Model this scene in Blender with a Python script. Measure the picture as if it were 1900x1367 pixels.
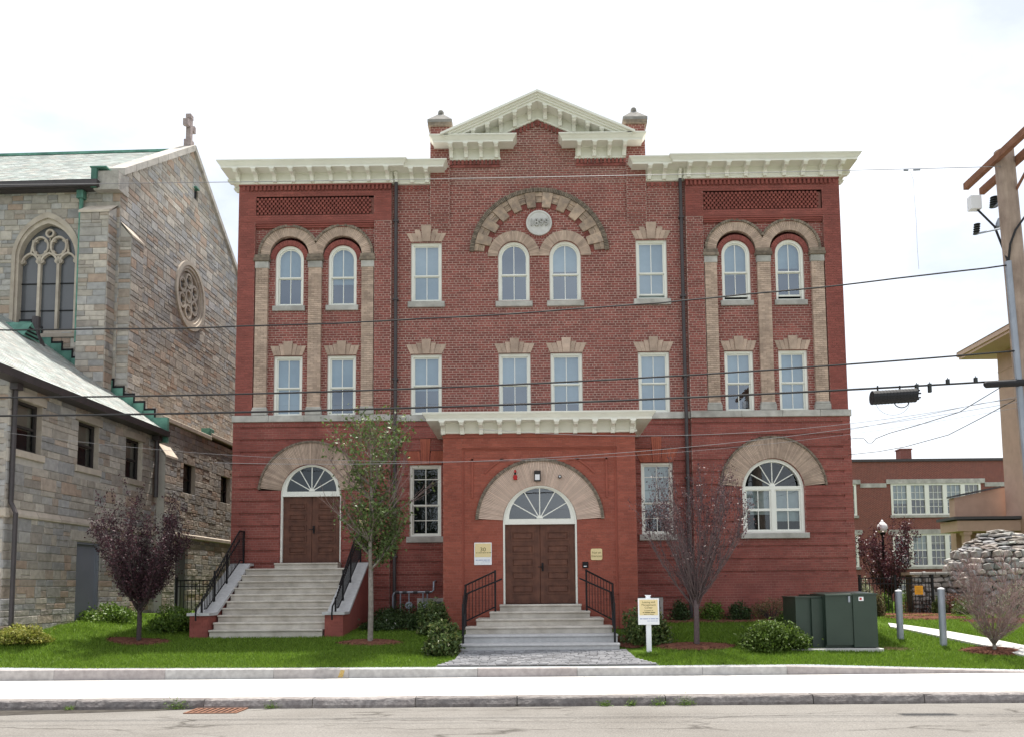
import bpy, bmesh, math, random
import numpy as np
from mathutils import Vector, Matrix
from math import sin, cos, pi, radians, sqrt, floor, ceil, atan2, tan

for o in list(bpy.data.objects):
    bpy.data.objects.remove(o)
scene = bpy.context.scene
COL = scene.collection
rnd = random.Random(7)
PRNG = np.random.default_rng(11)

# ------------------------------------------------------------------ camera
W0, H0, FPX = 1900., 1367., 1600.
YAW, PITCH, ROLL = radians(-0.56196), radians(4.94154), radians(-0.51200)
CX, CY = 975.58, 953.80
CAM = Vector((-0.2091, -25.0, 2.05))
_right = Vector((cos(YAW), -sin(YAW), 0))
FWD = Vector((sin(YAW) * cos(PITCH), cos(YAW) * cos(PITCH), sin(PITCH)))
_up = _right.cross(FWD)
RIGHT = _right * cos(ROLL) + _up * sin(ROLL)
UP = -_right * sin(ROLL) + _up * cos(ROLL)
cd = bpy.data.cameras.new('camera')
cam = bpy.data.objects.new('camera', cd)
COL.objects.link(cam)
cam.matrix_world = Matrix((
    (RIGHT.x, UP.x, -FWD.x, CAM.x), (RIGHT.y, UP.y, -FWD.y, CAM.y),
    (RIGHT.z, UP.z, -FWD.z, CAM.z), (0, 0, 0, 1)))
cd.sensor_fit = 'HORIZONTAL'
cd.sensor_width = 36.0
cd.lens = FPX / W0 * 36.0
cd.shift_x = (W0 / 2 - CX) / W0
cd.shift_y = (CY - H0 / 2) / W0
cd.clip_start = 0.1
cd.clip_end = 2000
scene.camera = cam
scene.render.resolution_x, scene.render.resolution_y = 1024, 736

# ------------------------------------------------------------------ sky, sun, exposure
SUN_EL, SUN_AZ = radians(70.8), radians(15)      # behind the building, a little to its right
world = bpy.data.worlds.new('World')
scene.world = world
world.use_nodes = True
wn = world.node_tree
wn.nodes.clear()
def wnode(t): return wn.nodes.new(t)
sky = wnode('ShaderNodeTexSky')
sky.sky_type = 'NISHITA'
sky.sun_disc = False
sky.sun_elevation = SUN_EL
sky.sun_rotation = SUN_AZ
sky.dust_density = 3.0
sky.air_density = 1.0
tc = wnode('ShaderNodeTexCoord')
mp = wnode('ShaderNodeMapping')
mp.inputs['Scale'].default_value = (1.0, 1.0, 2.2)
nz = wnode('ShaderNodeTexNoise')
nz.inputs['Scale'].default_value = 2.3
nz.inputs['Detail'].default_value = 7
nz.inputs['Roughness'].default_value = 0.55
rp = wnode('ShaderNodeValToRGB')
rp.color_ramp.elements[0].position = 0.36
rp.color_ramp.elements[0].color = (.35, .35, .35, 1)
rp.color_ramp.elements[1].position = 0.64
rp.color_ramp.elements[1].color = (1, 1, 1, 1)
mixc = wnode('ShaderNodeMixRGB')
mixc.inputs['Color2'].default_value = (9.4, 9.7, 10.1, 1)      # bright thin overcast
bg = wnode('ShaderNodeBackground')
bg.inputs['Strength'].default_value = 0.082
wo = wnode('ShaderNodeOutputWorld')
wn.links.new(tc.outputs['Generated'], mp.inputs['Vector'])
wn.links.new(mp.outputs['Vector'], nz.inputs['Vector'])
wn.links.new(nz.outputs['Fac'], rp.inputs['Fac'])
wn.links.new(rp.outputs['Color'], mixc.inputs['Fac'])
wn.links.new(sky.outputs['Color'], mixc.inputs['Color1'])
wn.links.new(mixc.outputs['Color'], bg.inputs['Color'])
wn.links.new(bg.outputs['Background'], wo.inputs['Surface'])
sd = bpy.data.lights.new('sun', 'SUN')
sd.energy = 4.7
sd.angle = radians(1.2)
sd.color = (1.0, 0.95, 0.87)
sun = bpy.data.objects.new('sun', sd)
COL.objects.link(sun)
to_sun = Vector((sin(SUN_AZ) * cos(SUN_EL), cos(SUN_AZ) * cos(SUN_EL), sin(SUN_EL)))
sun.rotation_euler = (-to_sun).to_track_quat('-Z', 'Y').to_euler()
sun.location = (20, 30, 60)
scene.view_settings.view_transform = 'Standard'
scene.view_settings.look = 'None'
scene.view_settings.exposure = 0.88
scene.view_settings.gamma = 1.0
scene.view_settings.use_curve_mapping = False

# ------------------------------------------------------------------ pixel rays -> places
def ray(x, y): return FWD + RIGHT * ((x - CX) / FPX) - UP * ((y - CY) / FPX)
def PY(x, y, Y=0.):
    d = ray(x, y); return CAM + d * ((Y - CAM.y) / d.y)
def PX(x, y, X):
    d = ray(x, y); return CAM + d * ((X - CAM.x) / d.x)
def interp(v, pts):
    if v <= pts[0][0]: return pts[0][1]
    for (a, fa), (b, fb) in zip(pts, pts[1:]):
        if v <= b: return fa + (fb - fa) * (v - a) / (b - a)
    return pts[-1][1]
def sstep(t):
    t = min(1, max(0, t)); return t * t * (3 - 2 * t)
def front_z(x): return interp(x, [(-11, .475), (-1, .43), (5.4, .43), (9.8, .28), (14, .26)])
def lawn_z(x, y):
    fr = front_z(x)
    base = interp(y, [(-7, fr), (-3.3, .93), (-.5, 1.13)])
    if x < -9.6:
        base += .30 * sstep((-9.6 - x) / 2.6) * min(1, max(0, (y + 7) / 1.5))
    return base
def G(px, py):
    d = ray(px, py)
    t = 14.0
    while t < 60:
        q = CAM + d * t
        if q.y > -7 and q.z < lawn_z(q.x, q.y): return q
        t += .006
    return q

# ------------------------------------------------------------------ mesh helpers
class MB:
    def __init__(s, tf=None): s.v = []; s.f = []; s.tf = tf
    def add(s, vs, fs):
        n = len(s.v)
        s.v += [tuple(s.tf(p)) for p in vs] if s.tf else [tuple(p) for p in vs]
        s.f += [tuple(i + n for i in f) for f in fs]
    def box(s, x0, x1, y0, y1, z0, z1, back=True):
        vs = [(x0, y0, z0), (x1, y0, z0), (x1, y0, z1), (x0, y0, z1), (x0, y1, z0), (x1, y1, z0), (x1, y1, z1), (x0, y1, z1)]
        fs = [(0, 1, 2, 3), (1, 5, 6, 2), (4, 0, 3, 7), (3, 2, 6, 7), (4, 5, 1, 0)]
        if back: fs.append((5, 4, 7, 6))
        s.add(vs, fs)
    def pillow(s, x0, x1, y0, y1, z0, z1, b):
        # block whose front face is set in by b (rock face / eased edge)
        vs = [(x0 + b, y0, z0 + b), (x1 - b, y0, z0 + b), (x1 - b, y0, z1 - b), (x0 + b, y0, z1 - b),
              (x0, y0 + b, z0), (x1, y0 + b, z0), (x1, y0 + b, z1), (x0, y0 + b, z1),
              (x0, y1, z0), (x1, y1, z0), (x1, y1, z1), (x0, y1, z1)]
        fs = [(0, 1, 2, 3), (4, 5, 1, 0), (5, 6, 2, 1), (6, 7, 3, 2), (7, 4, 0, 3), (8, 9, 5, 4), (9, 10, 6, 5), (10, 11, 7, 6), (11, 8, 4, 7)]
        s.add(vs, fs)
    def quad(s, a, b, c, d): s.add([a, b, c, d], [(0, 1, 2, 3)])
    def prism(s, poly, y0, y1):
        n = len(poly)
        vs = [(x, y0, z) for x, z in poly] + [(x, y1, z) for x, z in poly]
        fs = [tuple(range(n)), tuple(range(2 * n - 1, n - 1, -1))] + [(i, n + i, n + (i + 1) % n, (i + 1) % n) for i in range(n)]
        s.add(vs, fs)
    def prismx(s, poly, x0, x1):          # polygon in (y,z) extruded along x
        n = len(poly)
        vs = [(x0, y, z) for y, z in poly] + [(x1, y, z) for y, z in poly]
        fs = [tuple(range(n)), tuple(range(2 * n - 1, n - 1, -1))] + [(i, (i + 1) % n, n + (i + 1) % n, n + i) for i in range(n)]
        s.add(vs, fs)
    def prismz(s, poly, z0, z1):
        n = len(poly)
        vs = [(x, y, z0) for x, y in poly] + [(x, y, z1) for x, y in poly]
        fs = [tuple(range(n - 1, -1, -1)), tuple(range(n, 2 * n))] + [(i, (i + 1) % n, n + (i + 1) % n, n + i) for i in range(n)]
        s.add(vs, fs)
    def ring(s, A, B, y0, y1, closed=True):
        n = len(A)
        vs = [(x, y0, z) for x, z in A] + [(x, y0, z) for x, z in B] + [(x, y1, z) for x, z in A] + [(x, y1, z) for x, z in B]
        fs = []
        for i in range(n if closed else n - 1):
            j = (i + 1) % n
            fs += [(i, j, n + j, n + i), (2 * n + i, 2 * n + j, j, i), (n + i, n + j, 3 * n + j, 3 * n + i), (3 * n + i, 3 * n + j, 2 * n + j, 2 * n + i)]
        if not closed: fs += [(0, n, 3 * n, 2 * n), (n - 1, 3 * n - 1, 4 * n - 1, 2 * n - 1)]
        s.add(vs, fs)
    def tube(s, pts, r, n=8, caps=True):
        pts = [Vector(p) for p in pts]
        rs = r if isinstance(r, (list, tuple)) else [r] * len(pts)
        vs = []; fs = []
        prev = None
        for k, p in enumerate(pts):
            if k == 0: t = pts[1] - p
            elif k == len(pts) - 1: t = p - pts[k - 1]
            else: t = pts[k + 1] - pts[k - 1]
            if t.length < 1e-9: t = Vector((0, 0, 1))
            t.normalize()
            if prev is None:
                a = Vector((0, 0, 1)) if abs(t.z) < .9 else Vector((1, 0, 0))
                u = t.cross(a).normalized()
            else:
                u = (prev - t * prev.dot(t))
                u = u.normalized() if u.length > 1e-6 else t.orthogonal().normalized()
            prev = u
            w = t.cross(u)
            for i in range(n):
                a = 2 * pi * i / n
                vs.append(p + (u * cos(a) + w * sin(a)) * rs[k])
        for k in range(len(pts) - 1):
            for i in range(n):
                j = (i + 1) % n
                fs.append((k * n + i, k * n + j, (k + 1) * n + j, (k + 1) * n + i))
        if caps:
            fs.append(tuple(range(n - 1, -1, -1))); fs.append(tuple(range((len(pts) - 1) * n, len(pts) * n)))
        s.add(vs, fs)
    def bar(s, a, b, w, d=None):            # square bar
        d = d or w
        a = Vector(a); b = Vector(b); t = (b - a).normalized()
        u = t.cross(Vector((0, 0, 1))); u = u.normalized() if u.length > 1e-4 else Vector((1, 0, 0))
        v = t.cross(u)
        vs = []
        for p in (a, b):
            for i, j in ((-1, -1), (1, -1), (1, 1), (-1, 1)): vs.append(p + u * (i * w / 2) + v * (j * d / 2))
        s.add(vs, [(3, 2, 1, 0), (4, 5, 6, 7), (0, 1, 5, 4), (1, 2, 6, 5), (2, 3, 7, 6), (3, 0, 4, 7)])
    def lathe(s, c, prof, n=16):
        vs = []; fs = []
        for r, z in prof:
            for i in range(n):
                a = 2 * pi * i / n; vs.append((c[0] + r * cos(a), c[1] + r * sin(a), c[2] + z))
        for k in range(len(prof) - 1):
            for i in range(n):
                j = (i + 1) % n
                fs.append((k * n + i, k * n + j, (k + 1) * n + j, (k + 1) * n + i))
        fs.append(tuple(range(n - 1, -1, -1))); fs.append(tuple(range((len(prof) - 1) * n, len(prof) * n)))
        s.add(vs, fs)
    def mesh(s, name, smooth=False):
        me = bpy.data.meshes.new(name)
        me.from_pydata(s.v, [], s.f)
        if smooth:
            for p in me.polygons: p.use_smooth = True
        me.update()
        return me
    def build(s, name, mat, parent=None, smooth=False, kind=None):
        return link(name, s.mesh(name, smooth), mat, parent, kind=kind)

def link(name, me, mat, parent=None, loc=None, kind=None):
    if mat is not None and not me.materials: me.materials.append(mat)
    o = bpy.data.objects.new(name, me)
    COL.objects.link(o)
    if loc is not None: o.location = loc
    if parent is not None:
        o.parent = parent
        if parent.type == 'EMPTY':
            o.matrix_parent_inverse = Matrix.Translation(-Vector(parent.location))
        elif Vector(parent.location).length > 1e-9:
            o.matrix_parent_inverse = Matrix.Translation(-Vector(parent.location))
    if kind: o['kind'] = kind
    return o
def tag(o, label, cat=None, group=None, kind=None):
    if label: o['label'] = label
    if cat: o['category'] = cat
    if group: o['group'] = group
    if kind: o['kind'] = kind
    return o
def thing(name, label, cat, loc, group=None):
    o = bpy.data.objects.new(name, None)
    o.empty_display_size = .3
    COL.objects.link(o)
    o.location = loc
    return tag(o, label, cat, group)
def structure(o): o['kind'] = 'structure'; return o
def sub_intervals(iv, a, b):
    out = []
    for s, e in iv:
        if b <= s or a >= e: out.append((s, e)); continue
        if a > s: out.append((s, a))
        if b < e: out.append((b, e))
    return out
def cut(iv, holes, z0, z1):
    zm = (z0 + z1) / 2
    for h in holes:
        if h[0] == 'r':
            if h[3] < zm < h[4]: iv = sub_intervals(iv, h[1], h[2])
        elif h[0] == 'c':                                   # (c, cx, cz, r, zmin)
            if zm > h[4] and abs(zm - h[2]) < h[3]:
                w = sqrt(h[3] ** 2 - (zm - h[2]) ** 2)
                iv = sub_intervals(iv, h[1] - w, h[1] + w)
        elif h[0] == 'o':                                   # keep only what lies inside this circle
            w = sqrt(max(0, h[3] ** 2 - (zm - h[2]) ** 2))
            iv = sub_intervals(sub_intervals(iv, -99, h[1] - w), h[1] + w, 99)
        elif h[0] == 'g':                                   # pointed arch (g, cx, half, zspring, R)
            dz = zm - h[3]
            if 0 <= dz < h[4]:
                w = sqrt(h[4] ** 2 - dz * dz) - (h[4] - h[2])
                if w > 0: iv = sub_intervals(iv, h[1] - w, h[1] + w)
    return iv
CH, BL = 0.072, 0.215
def bricks(mb, mm, x0, x1, z0, z1, y, holes=(), gap=.011, rust=None, single=None):
    k = floor(z0 / CH)
    while k * CH < z1 - .004:
        a, b = max(z0, k * CH), min(z1, (k + 1) * CH)
        k += 1
        if b - a < .012: continue
        rec = 0.0
        if rust and (k % rust[0]) == 0: rec = rust[1]
        L = BL / 2 if (k % 6 == 0) else BL
        ph = (k % 2) * BL / 2 + (BL / 4 if k % 6 == 0 else 0)
        for s, e in cut([(x0, x1)], holes, a, b):
            mm.quad((s, y + rec + .008, a), (e, y + rec + .008, a), (e, y + rec + .008, b), (s, y + rec + .008, b))
            if rust and rec: mm.quad((s, y + .004, b), (e, y + .004, b), (e, y + rec + .01, b), (s, y + rec + .01, b))
            n = floor((s - ph) / L)
            while n * L + ph < e:
                p, q = max(s, n * L + ph), min(e, (n + 1) * L + ph)
                full = q - p > L - 1e-4
                n += 1
                if q - p < .03: continue
                jy = rnd.uniform(-.0015, .0025)
                if single is not None and full and L == BL and b - a > CH - 1e-4 and not rec and len(single) < 298 and rnd.random() < .42:
                    single.append(((p + q) / 2, y + jy, (a + b) / 2)); continue
                mb.box(p + gap / 2, q - gap / 2, y + rec + jy, y + rec + .03, a + gap / 2, b - gap / 2, back=False)
def outline(c, half, z0, z1, arch=False, n=14):
    if not arch: return [(c - half, z0), (c + half, z0), (c + half, z1), (c - half, z1)]
    zc = z1 - half
    P = [(c - half, z0), (c + half, z0)]
    for i in range(n + 1):
        a = pi * i / n; P.append((c + half * cos(a), zc + half * sin(a)))
    return P
def arc(c, zc, r, a0, a1, n): return [(c + r * cos(a0 + (a1 - a0) * i / n), zc + r * sin(a0 + (a1 - a0) * i / n)) for i in range(n + 1)]
def wedge(mb, c, zc, r0, r1, a0, a1, y0, y1):
    P = [(c + r * cos(a), zc + r * sin(a)) for r, a in ((r0, a0), (r1, a0), (r1, a1), (r0, a1))]
    mb.prism(P, y0, y1)
def voussoirs(mb, c, zc, r0, r1, n, a0, a1, y0, y1, gap=.006, jit=.004):
    rm = (r0 + r1) / 2; g = gap / rm / 2
    for i in range(n):
        s = a0 + (a1 - a0) * i / n; e = a0 + (a1 - a0) * (i + 1) / n
        wedge(mb, c, zc, r0, r1, s + g, e - g, y0 + rnd.uniform(-jit, jit), y1)
def text_mesh(body, size, extrude=.002, align='CENTER', bold=0.):
    cu = bpy.data.curves.new('lettering', 'FONT')
    cu.body = body; cu.size = size; cu.extrude = extrude; cu.align_x = align; cu.align_y = 'CENTER'
    cu.resolution_u = 3; cu.offset = bold
    o = bpy.data.objects.new('lettering', cu)
    COL.objects.link(o)
    bpy.context.view_layer.update()
    me = bpy.data.meshes.new_from_object(o.evaluated_get(bpy.context.evaluated_depsgraph_get()))
    bpy.data.objects.remove(o)
    me.transform(Matrix.Rotation(pi / 2, 4, 'X'))
    me.materials.clear()
    return me

# ------------------------------------------------------------------ materials
def mat(name, c1, c2=None, rough=.8, scale=6., isl=0., ramp=None, bump=0., bscale=60., spec=.3, metal=0., dirt=0., dscale=.7, dcol=(.5, .5, .5), streak=1., detail=6):
    m = bpy.data.materials.new(name)
    m.use_nodes = True
    nt = m.node_tree; N = nt.nodes; L = nt.links
    b = N['Principled BSDF']
    b.inputs['Roughness'].default_value = rough
    b.inputs['Specular IOR Level'].default_value = spec
    b.inputs['Metallic'].default_value = metal
    geo = N.new('ShaderNodeNewGeometry')
    oi = N.new('ShaderNodeObjectInfo')
    ad = N.new('ShaderNodeMath'); ad.operation = 'ADD'
    L.new(geo.outputs['Random Per Island'], ad.inputs[0]); L.new(oi.outputs['Random'], ad.inputs[1])
    fr = N.new('ShaderNodeMath'); fr.operation = 'FRACT'; L.new(ad.outputs[0], fr.inputs[0])
    n1 = N.new('ShaderNodeTexNoise'); n1.inputs['Scale'].default_value = scale; n1.inputs['Detail'].default_value = detail
    L.new(geo.outputs['Position'], n1.inputs['Vector'])
    cr = N.new('ShaderNodeValToRGB')
    cr.color_ramp.elements[0].position = .34; cr.color_ramp.elements[1].position = .66
    mx = N.new('ShaderNodeMixRGB')
    L.new(n1.outputs['Fac'], cr.inputs['Fac']); L.new(cr.outputs['Color'], mx.inputs['Fac'])
    mx.inputs['Color1'].default_value = (*c1, 1); mx.inputs['Color2'].default_value = (*(c2 or c1), 1)
    out = mx.outputs['Color']
    if ramp:
        rr = N.new('ShaderNodeValToRGB'); rr.color_ramp.interpolation = 'CONSTANT'
        el = rr.color_ramp.elements
        el[0].position = 0; el[0].color = (*ramp[0], 1); el[1].position = 1. / len(ramp); el[1].color = (*ramp[1], 1)
        for i, c in enumerate(ramp[2:]):
            e = el.new((i + 2.) / len(ramp)); e.color = (*c, 1)
        L.new(fr.outputs[0], rr.inputs['Fac'])
        m2 = N.new('ShaderNodeMixRGB'); m2.blend_type = 'MULTIPLY'; m2.inputs['Fac'].default_value = 1
        L.new(out, m2.inputs['Color1']); L.new(rr.outputs['Color'], m2.inputs['Color2']); out = m2.outputs['Color']
    if isl:
        hs = N.new('ShaderNodeHueSaturation')
        ma = N.new('ShaderNodeMapRange'); ma.inputs['To Min'].default_value = 1 - isl; ma.inputs['To Max'].default_value = 1 + isl
        # a second hash so that value is not tied to the ramp
        mu = N.new('ShaderNodeMath'); mu.operation = 'MULTIPLY'; mu.inputs[1].default_value = 7.31
        f2 = N.new('ShaderNodeMath'); f2.operation = 'FRACT'
        L.new(fr.outputs[0], mu.inputs[0]); L.new(mu.outputs[0], f2.inputs[0]); L.new(f2.outputs[0], ma.inputs['Value'])
        L.new(ma.outputs['Result'], hs.inputs['Value']); L.new(out, hs.inputs['Color']); out = hs.outputs['Color']
    if dirt:
        mpn = N.new('ShaderNodeMapping'); mpn.inputs['Scale'].default_value = (streak, streak, 1)
        L.new(geo.outputs['Position'], mpn.inputs['Vector'])
        n2 = N.new('ShaderNodeTexNoise'); n2.inputs['Scale'].default_value = dscale; n2.inputs['Detail'].default_value = 8; n2.inputs['Roughness'].default_value = .65
        L.new(mpn.outputs['Vector'], n2.inputs['Vector'])
        c2r = N.new('ShaderNodeValToRGB'); c2r.color_ramp.elements[0].position = .42; c2r.color_ramp.elements[1].position = .72
        c2r.color_ramp.elements[1].color = (dirt, dirt, dirt, 1)
        L.new(n2.outputs['Fac'], c2r.inputs['Fac'])
        m3 = N.new('ShaderNodeMixRGB'); m3.blend_type = 'MULTIPLY'
        m3.inputs['Color2'].default_value = (*dcol, 1)
        L.new(c2r.outputs['Color'], m3.inputs['Fac']); L.new(out, m3.inputs['Color1']); out = m3.outputs['Color']
    L.new(out, b.inputs['Base Color'])
    if bump:
        n3 = N.new('ShaderNodeTexNoise'); n3.inputs['Scale'].default_value = bscale; n3.inputs['Detail'].default_value = 5
        L.new(geo.outputs['Position'], n3.inputs['Vector'])
        bp = N.new('ShaderNodeBump'); bp.inputs['Strength'].default_value = bump; bp.inputs['Distance'].default_value = .02
        L.new(n3.outputs['Fac'], bp.inputs['Height']); L.new(bp.outputs['Normal'], b.inputs['Normal'])
    return m
def glass(name, refl, tint, gcol=(.9, .95, 1.0)):
    m = bpy.data.materials.new(name); m.use_nodes = True
    nt = m.node_tree; N = nt.nodes; L = nt.links
    N.remove(N['Principled BSDF'])
    tr = N.new('ShaderNodeBsdfTransparent'); tr.inputs['Color'].default_value = (*tint, 1)
    gl = N.new('ShaderNodeBsdfGlossy'); gl.inputs['Roughness'].default_value = .015; gl.inputs['Color'].default_value = (*gcol, 1)
    lw = N.new('ShaderNodeLayerWeight'); lw.inputs['Blend'].default_value = .25
    ma = N.new('ShaderNodeMapRange'); ma.inputs['To Min'].default_value = refl; ma.inputs['To Max'].default_value = 1
    L.new(lw.outputs['Fresnel'], ma.inputs['Value'])
    ma.inputs['From Min'].default_value = .03
    geo = N.new('ShaderNodeNewGeometry')
    n3 = N.new('ShaderNodeTexNoise'); n3.inputs['Scale'].default_value = 1.6; n3.inputs['Detail'].default_value = 2
    L.new(geo.outputs['Position'], n3.inputs['Vector'])
    bp = N.new('ShaderNodeBump'); bp.inputs['Strength'].default_value = .015; bp.inputs['Distance'].default_value = .03
    L.new(n3.outputs['Fac'], bp.inputs['Height']); L.new(bp.outputs['Normal'], gl.inputs['Normal'])
    mx = N.new('ShaderNodeMixShader')
    L.new(ma.outputs['Result'], mx.inputs['Fac']); L.new(tr.outputs[0], mx.inputs[1]); L.new(gl.outputs[0], mx.inputs[2])
    L.new(mx.outputs[0], N['Material Output'].inputs['Surface'])
    return m
def leafmat(name, ramp, rough=.5, trans=.25, isl=.3):
    m = mat(name, (1, 1, 1), rough=rough, ramp=ramp, isl=isl, spec=.35)
    nt = m.node_tree; N = nt.nodes; L = nt.links
    b = N['Principled BSDF']
    col = b.inputs['Base Color'].links[0].from_socket
    tl = N.new('ShaderNodeBsdfTranslucent'); L.new(col, tl.inputs['Color'])
    mx = N.new('ShaderNodeMixShader'); mx.inputs['Fac'].default_value = trans
    L.new(b.outputs[0], mx.inputs[1]); L.new(tl.outputs[0], mx.inputs[2])
    L.new(mx.outputs[0], N['Material Output'].inputs['Surface'])
    return m
BW = (1., 1., 1.)
M = {}
M['brickA'] = mat('old red brick', (.275, .088, .072), (.215, .070, .060), rough=.85, scale=3, isl=.22, bump=.25, bscale=90, dirt=.55, dscale=.5, dcol=(.55, .5, .5))
M['mortarA'] = mat('pale mortar', (.58, .43, .37), (.48, .35, .31), rough=.95, scale=9, dirt=.6, dscale=.6, dcol=(.6, .55, .55))
M['brickB'] = mat('pressed red brick', (.275, .082, .066), (.23, .070, .058), rough=.8, scale=2.5, isl=.13, bump=.2, bscale=90, dirt=.4, dscale=.6, dcol=(.6, .5, .5))
M['mortarB'] = mat('red mortar', (.31, .135, .112), (.265, .115, .097), rough=.95, scale=9)
M['mortarD'] = mat('brown pink mortar', (.45, .27, .23), (.31, .16, .135), rough=.95, scale=1.2, dirt=.5, dscale=.6)
M['brickC'] = mat('orange red porch brick', (.34, .098, .066), (.29, .082, .058), rough=.8, scale=2.5, isl=.13, bump=.2, bscale=90, dirt=.3, dscale=.8, dcol=(.65, .55, .5))
M['mortarC'] = mat('orange mortar', (.38, .155, .112), (.33, .13, .098), rough=.95, scale=9)
M['gauged'] = mat('gauged orange brick', (.37, .11, .068), (.31, .09, .06), rough=.85, isl=.15, bump=.2)
M['tan'] = mat('tan sandstone brick', (.53, .40, .315), (.43, .325, .26), rough=.9, scale=5, isl=.16, bump=.35, bscale=50, dirt=.6, dscale=1.1, dcol=(.5, .47, .45))
M['tanm'] = mat('tan mortar', (.40, .29, .22), (.33, .24, .18), rough=.95)
M['tanblock'] = mat('weathered tan sandstone', (.47, .35, .26), (.30, .235, .19), rough=.92, scale=7, isl=.2, bump=.6, bscale=28, dirt=.7, dscale=1.6, dcol=(.5, .48, .46))
M['label'] = mat('dark weathered label moulding', (.25, .20, .155), (.14, .115, .09), rough=.95, scale=9, isl=.25, bump=.4)
M['granite'] = mat('grey granite', (.47, .46, .44), (.36, .355, .345), rough=.85, scale=14, isl=.10, bump=.3, bscale=80, dirt=.55, dscale=1.5, dcol=(.6, .58, .55))
M['limestone'] = mat('sill limestone', (.50, .485, .45), (.37, .36, .335), rough=.9, scale=4, isl=.12, bump=.3, bscale=60, dirt=.7, dscale=1.2, dcol=(.55, .53, .5))
M['cream'] = mat('cream trim paint', (.80, .79, .715), (.76, .75, .675), rough=.5, scale=2, spec=.35, dirt=.18, dscale=1.2, dcol=(.78, .76, .7))
M['white'] = mat('window white paint', (.80, .80, .74), (.77, .77, .71), rough=.45, scale=3, spec=.35)
M['door'] = mat('varnished brown wood', (.15, .060, .037), (.092, .036, .023), rough=.5, scale=5, spec=.3, streak=9, dirt=.5, dscale=2.0)
M['iron'] = mat('black painted iron', (.012, .012, .014), rough=.5, spec=.2)
M['pipe'] = mat('dark brown drainpipe', (.06, .05, .052), (.045, .04, .042), rough=.5, spec=.4)
M['steel'] = mat('galvanised steel', (.33, .36, .41), (.27, .30, .35), rough=.45, spec=.5, metal=.35, scale=4)
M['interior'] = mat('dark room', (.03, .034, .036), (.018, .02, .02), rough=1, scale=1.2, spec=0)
M['blind'] = mat('pale roller blind', (.46, .52, .53), (.42, .48, .49), rough=.9, spec=.1)
M['glass_sky'] = glass('upper storey glass', .20, (.66, .74, .78), (.78, .88, 1.0))
M['glass_dark'] = glass('ground floor glass', .07, (.8, .85, .85))
M['glass_mid'] = glass('fanlight glass', .13, (.7, .76, .76))
M['copper'] = mat('verdigris copper', (.12, .28, .22), (.07, .17, .135), rough=.7, scale=3, isl=.12, dirt=.5, dscale=1.5, dcol=(.5, .55, .5))
M['slate'] = mat('pale grey slate', (.50, .53, .51), (.40, .425, .415), rough=.65, scale=3, isl=.2, bump=.15, spec=.4, ramp=[(1, 1, 1), (.93, .97, .95), (1, .93, .9), (.88, .9, .9)])
M['stone'] = mat('random ashlar granite', (1, 1, 1), (.78, .78, .79), rough=.9, scale=7, isl=.17, bump=1.0, bscale=11, dirt=.45, dscale=.8, dcol=(.6, .58, .55),
    ramp=[(.42, .395, .36), (.45, .405, .35), (.37, .365, .36), (.43, .36, .30), (.41, .395, .375), (.38, .34, .30), (.49, .45, .395), (.41, .315, .25), (.35, .34, .33), (.44, .40, .345), (.40, .38, .35), (.46, .42, .365)])
M['stonemortar'] = mat('church mortar', (.47, .44, .395), (.41, .385, .345), rough=.95)
M['lime'] = mat('church dressed limestone', (.52, .46, .385), (.43, .375, .315), rough=.9, scale=4, isl=.12, bump=.3, bscale=40, dirt=.6, dscale=1.1, dcol=(.6, .56, .53))
M['tanlight'] = mat('clean tan brick', (.66, .505, .415), (.58, .44, .36), rough=.9, scale=4, isl=.10, bump=.2, dirt=.35, dscale=1.3, dcol=(.72, .68, .66))
M['limegrey'] = mat('grey coping stone', (.46, .435, .40), (.37, .35, .325), rough=.92, scale=5, isl=.12, bump=.4, bscale=40, dirt=.6, dscale=1.3, dcol=(.6, .58, .56))
M['churchglass'] = mat('dull protective glazing', (.10, .105, .115), (.085, .09, .10), rough=.22, spec=.5, scale=1)
M['oldwood'] = mat('dark brown sash', (.035, .030, .028), rough=.6)
M['greydoor'] = mat('grey steel door', (.21, .22, .255), (.19, .20, .235), rough=.6, scale=2)
# ================================================================== the brick school
B = thing('brick_building', 'three storey red brick building with cream cornices, pediment and 1899 date stone', 'building', (0, 0, 1.1))
XB, XI = 8.98, 4.39                   # outer corner, inner edge of the end bays
YP, YL, YC = -.12, -.15, -.03         # pier face, lower storey of the bays, lower storey of the centre
bA, mA, bB, bD = MB(), MB(), MB(), MB()
pierm = {-1: MB(), 1: MB()}; lowm = {-1: MB(), 1: MB(), 'l': MB(), 'r': MB()}
tanb, tanm = MB(), MB()

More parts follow.
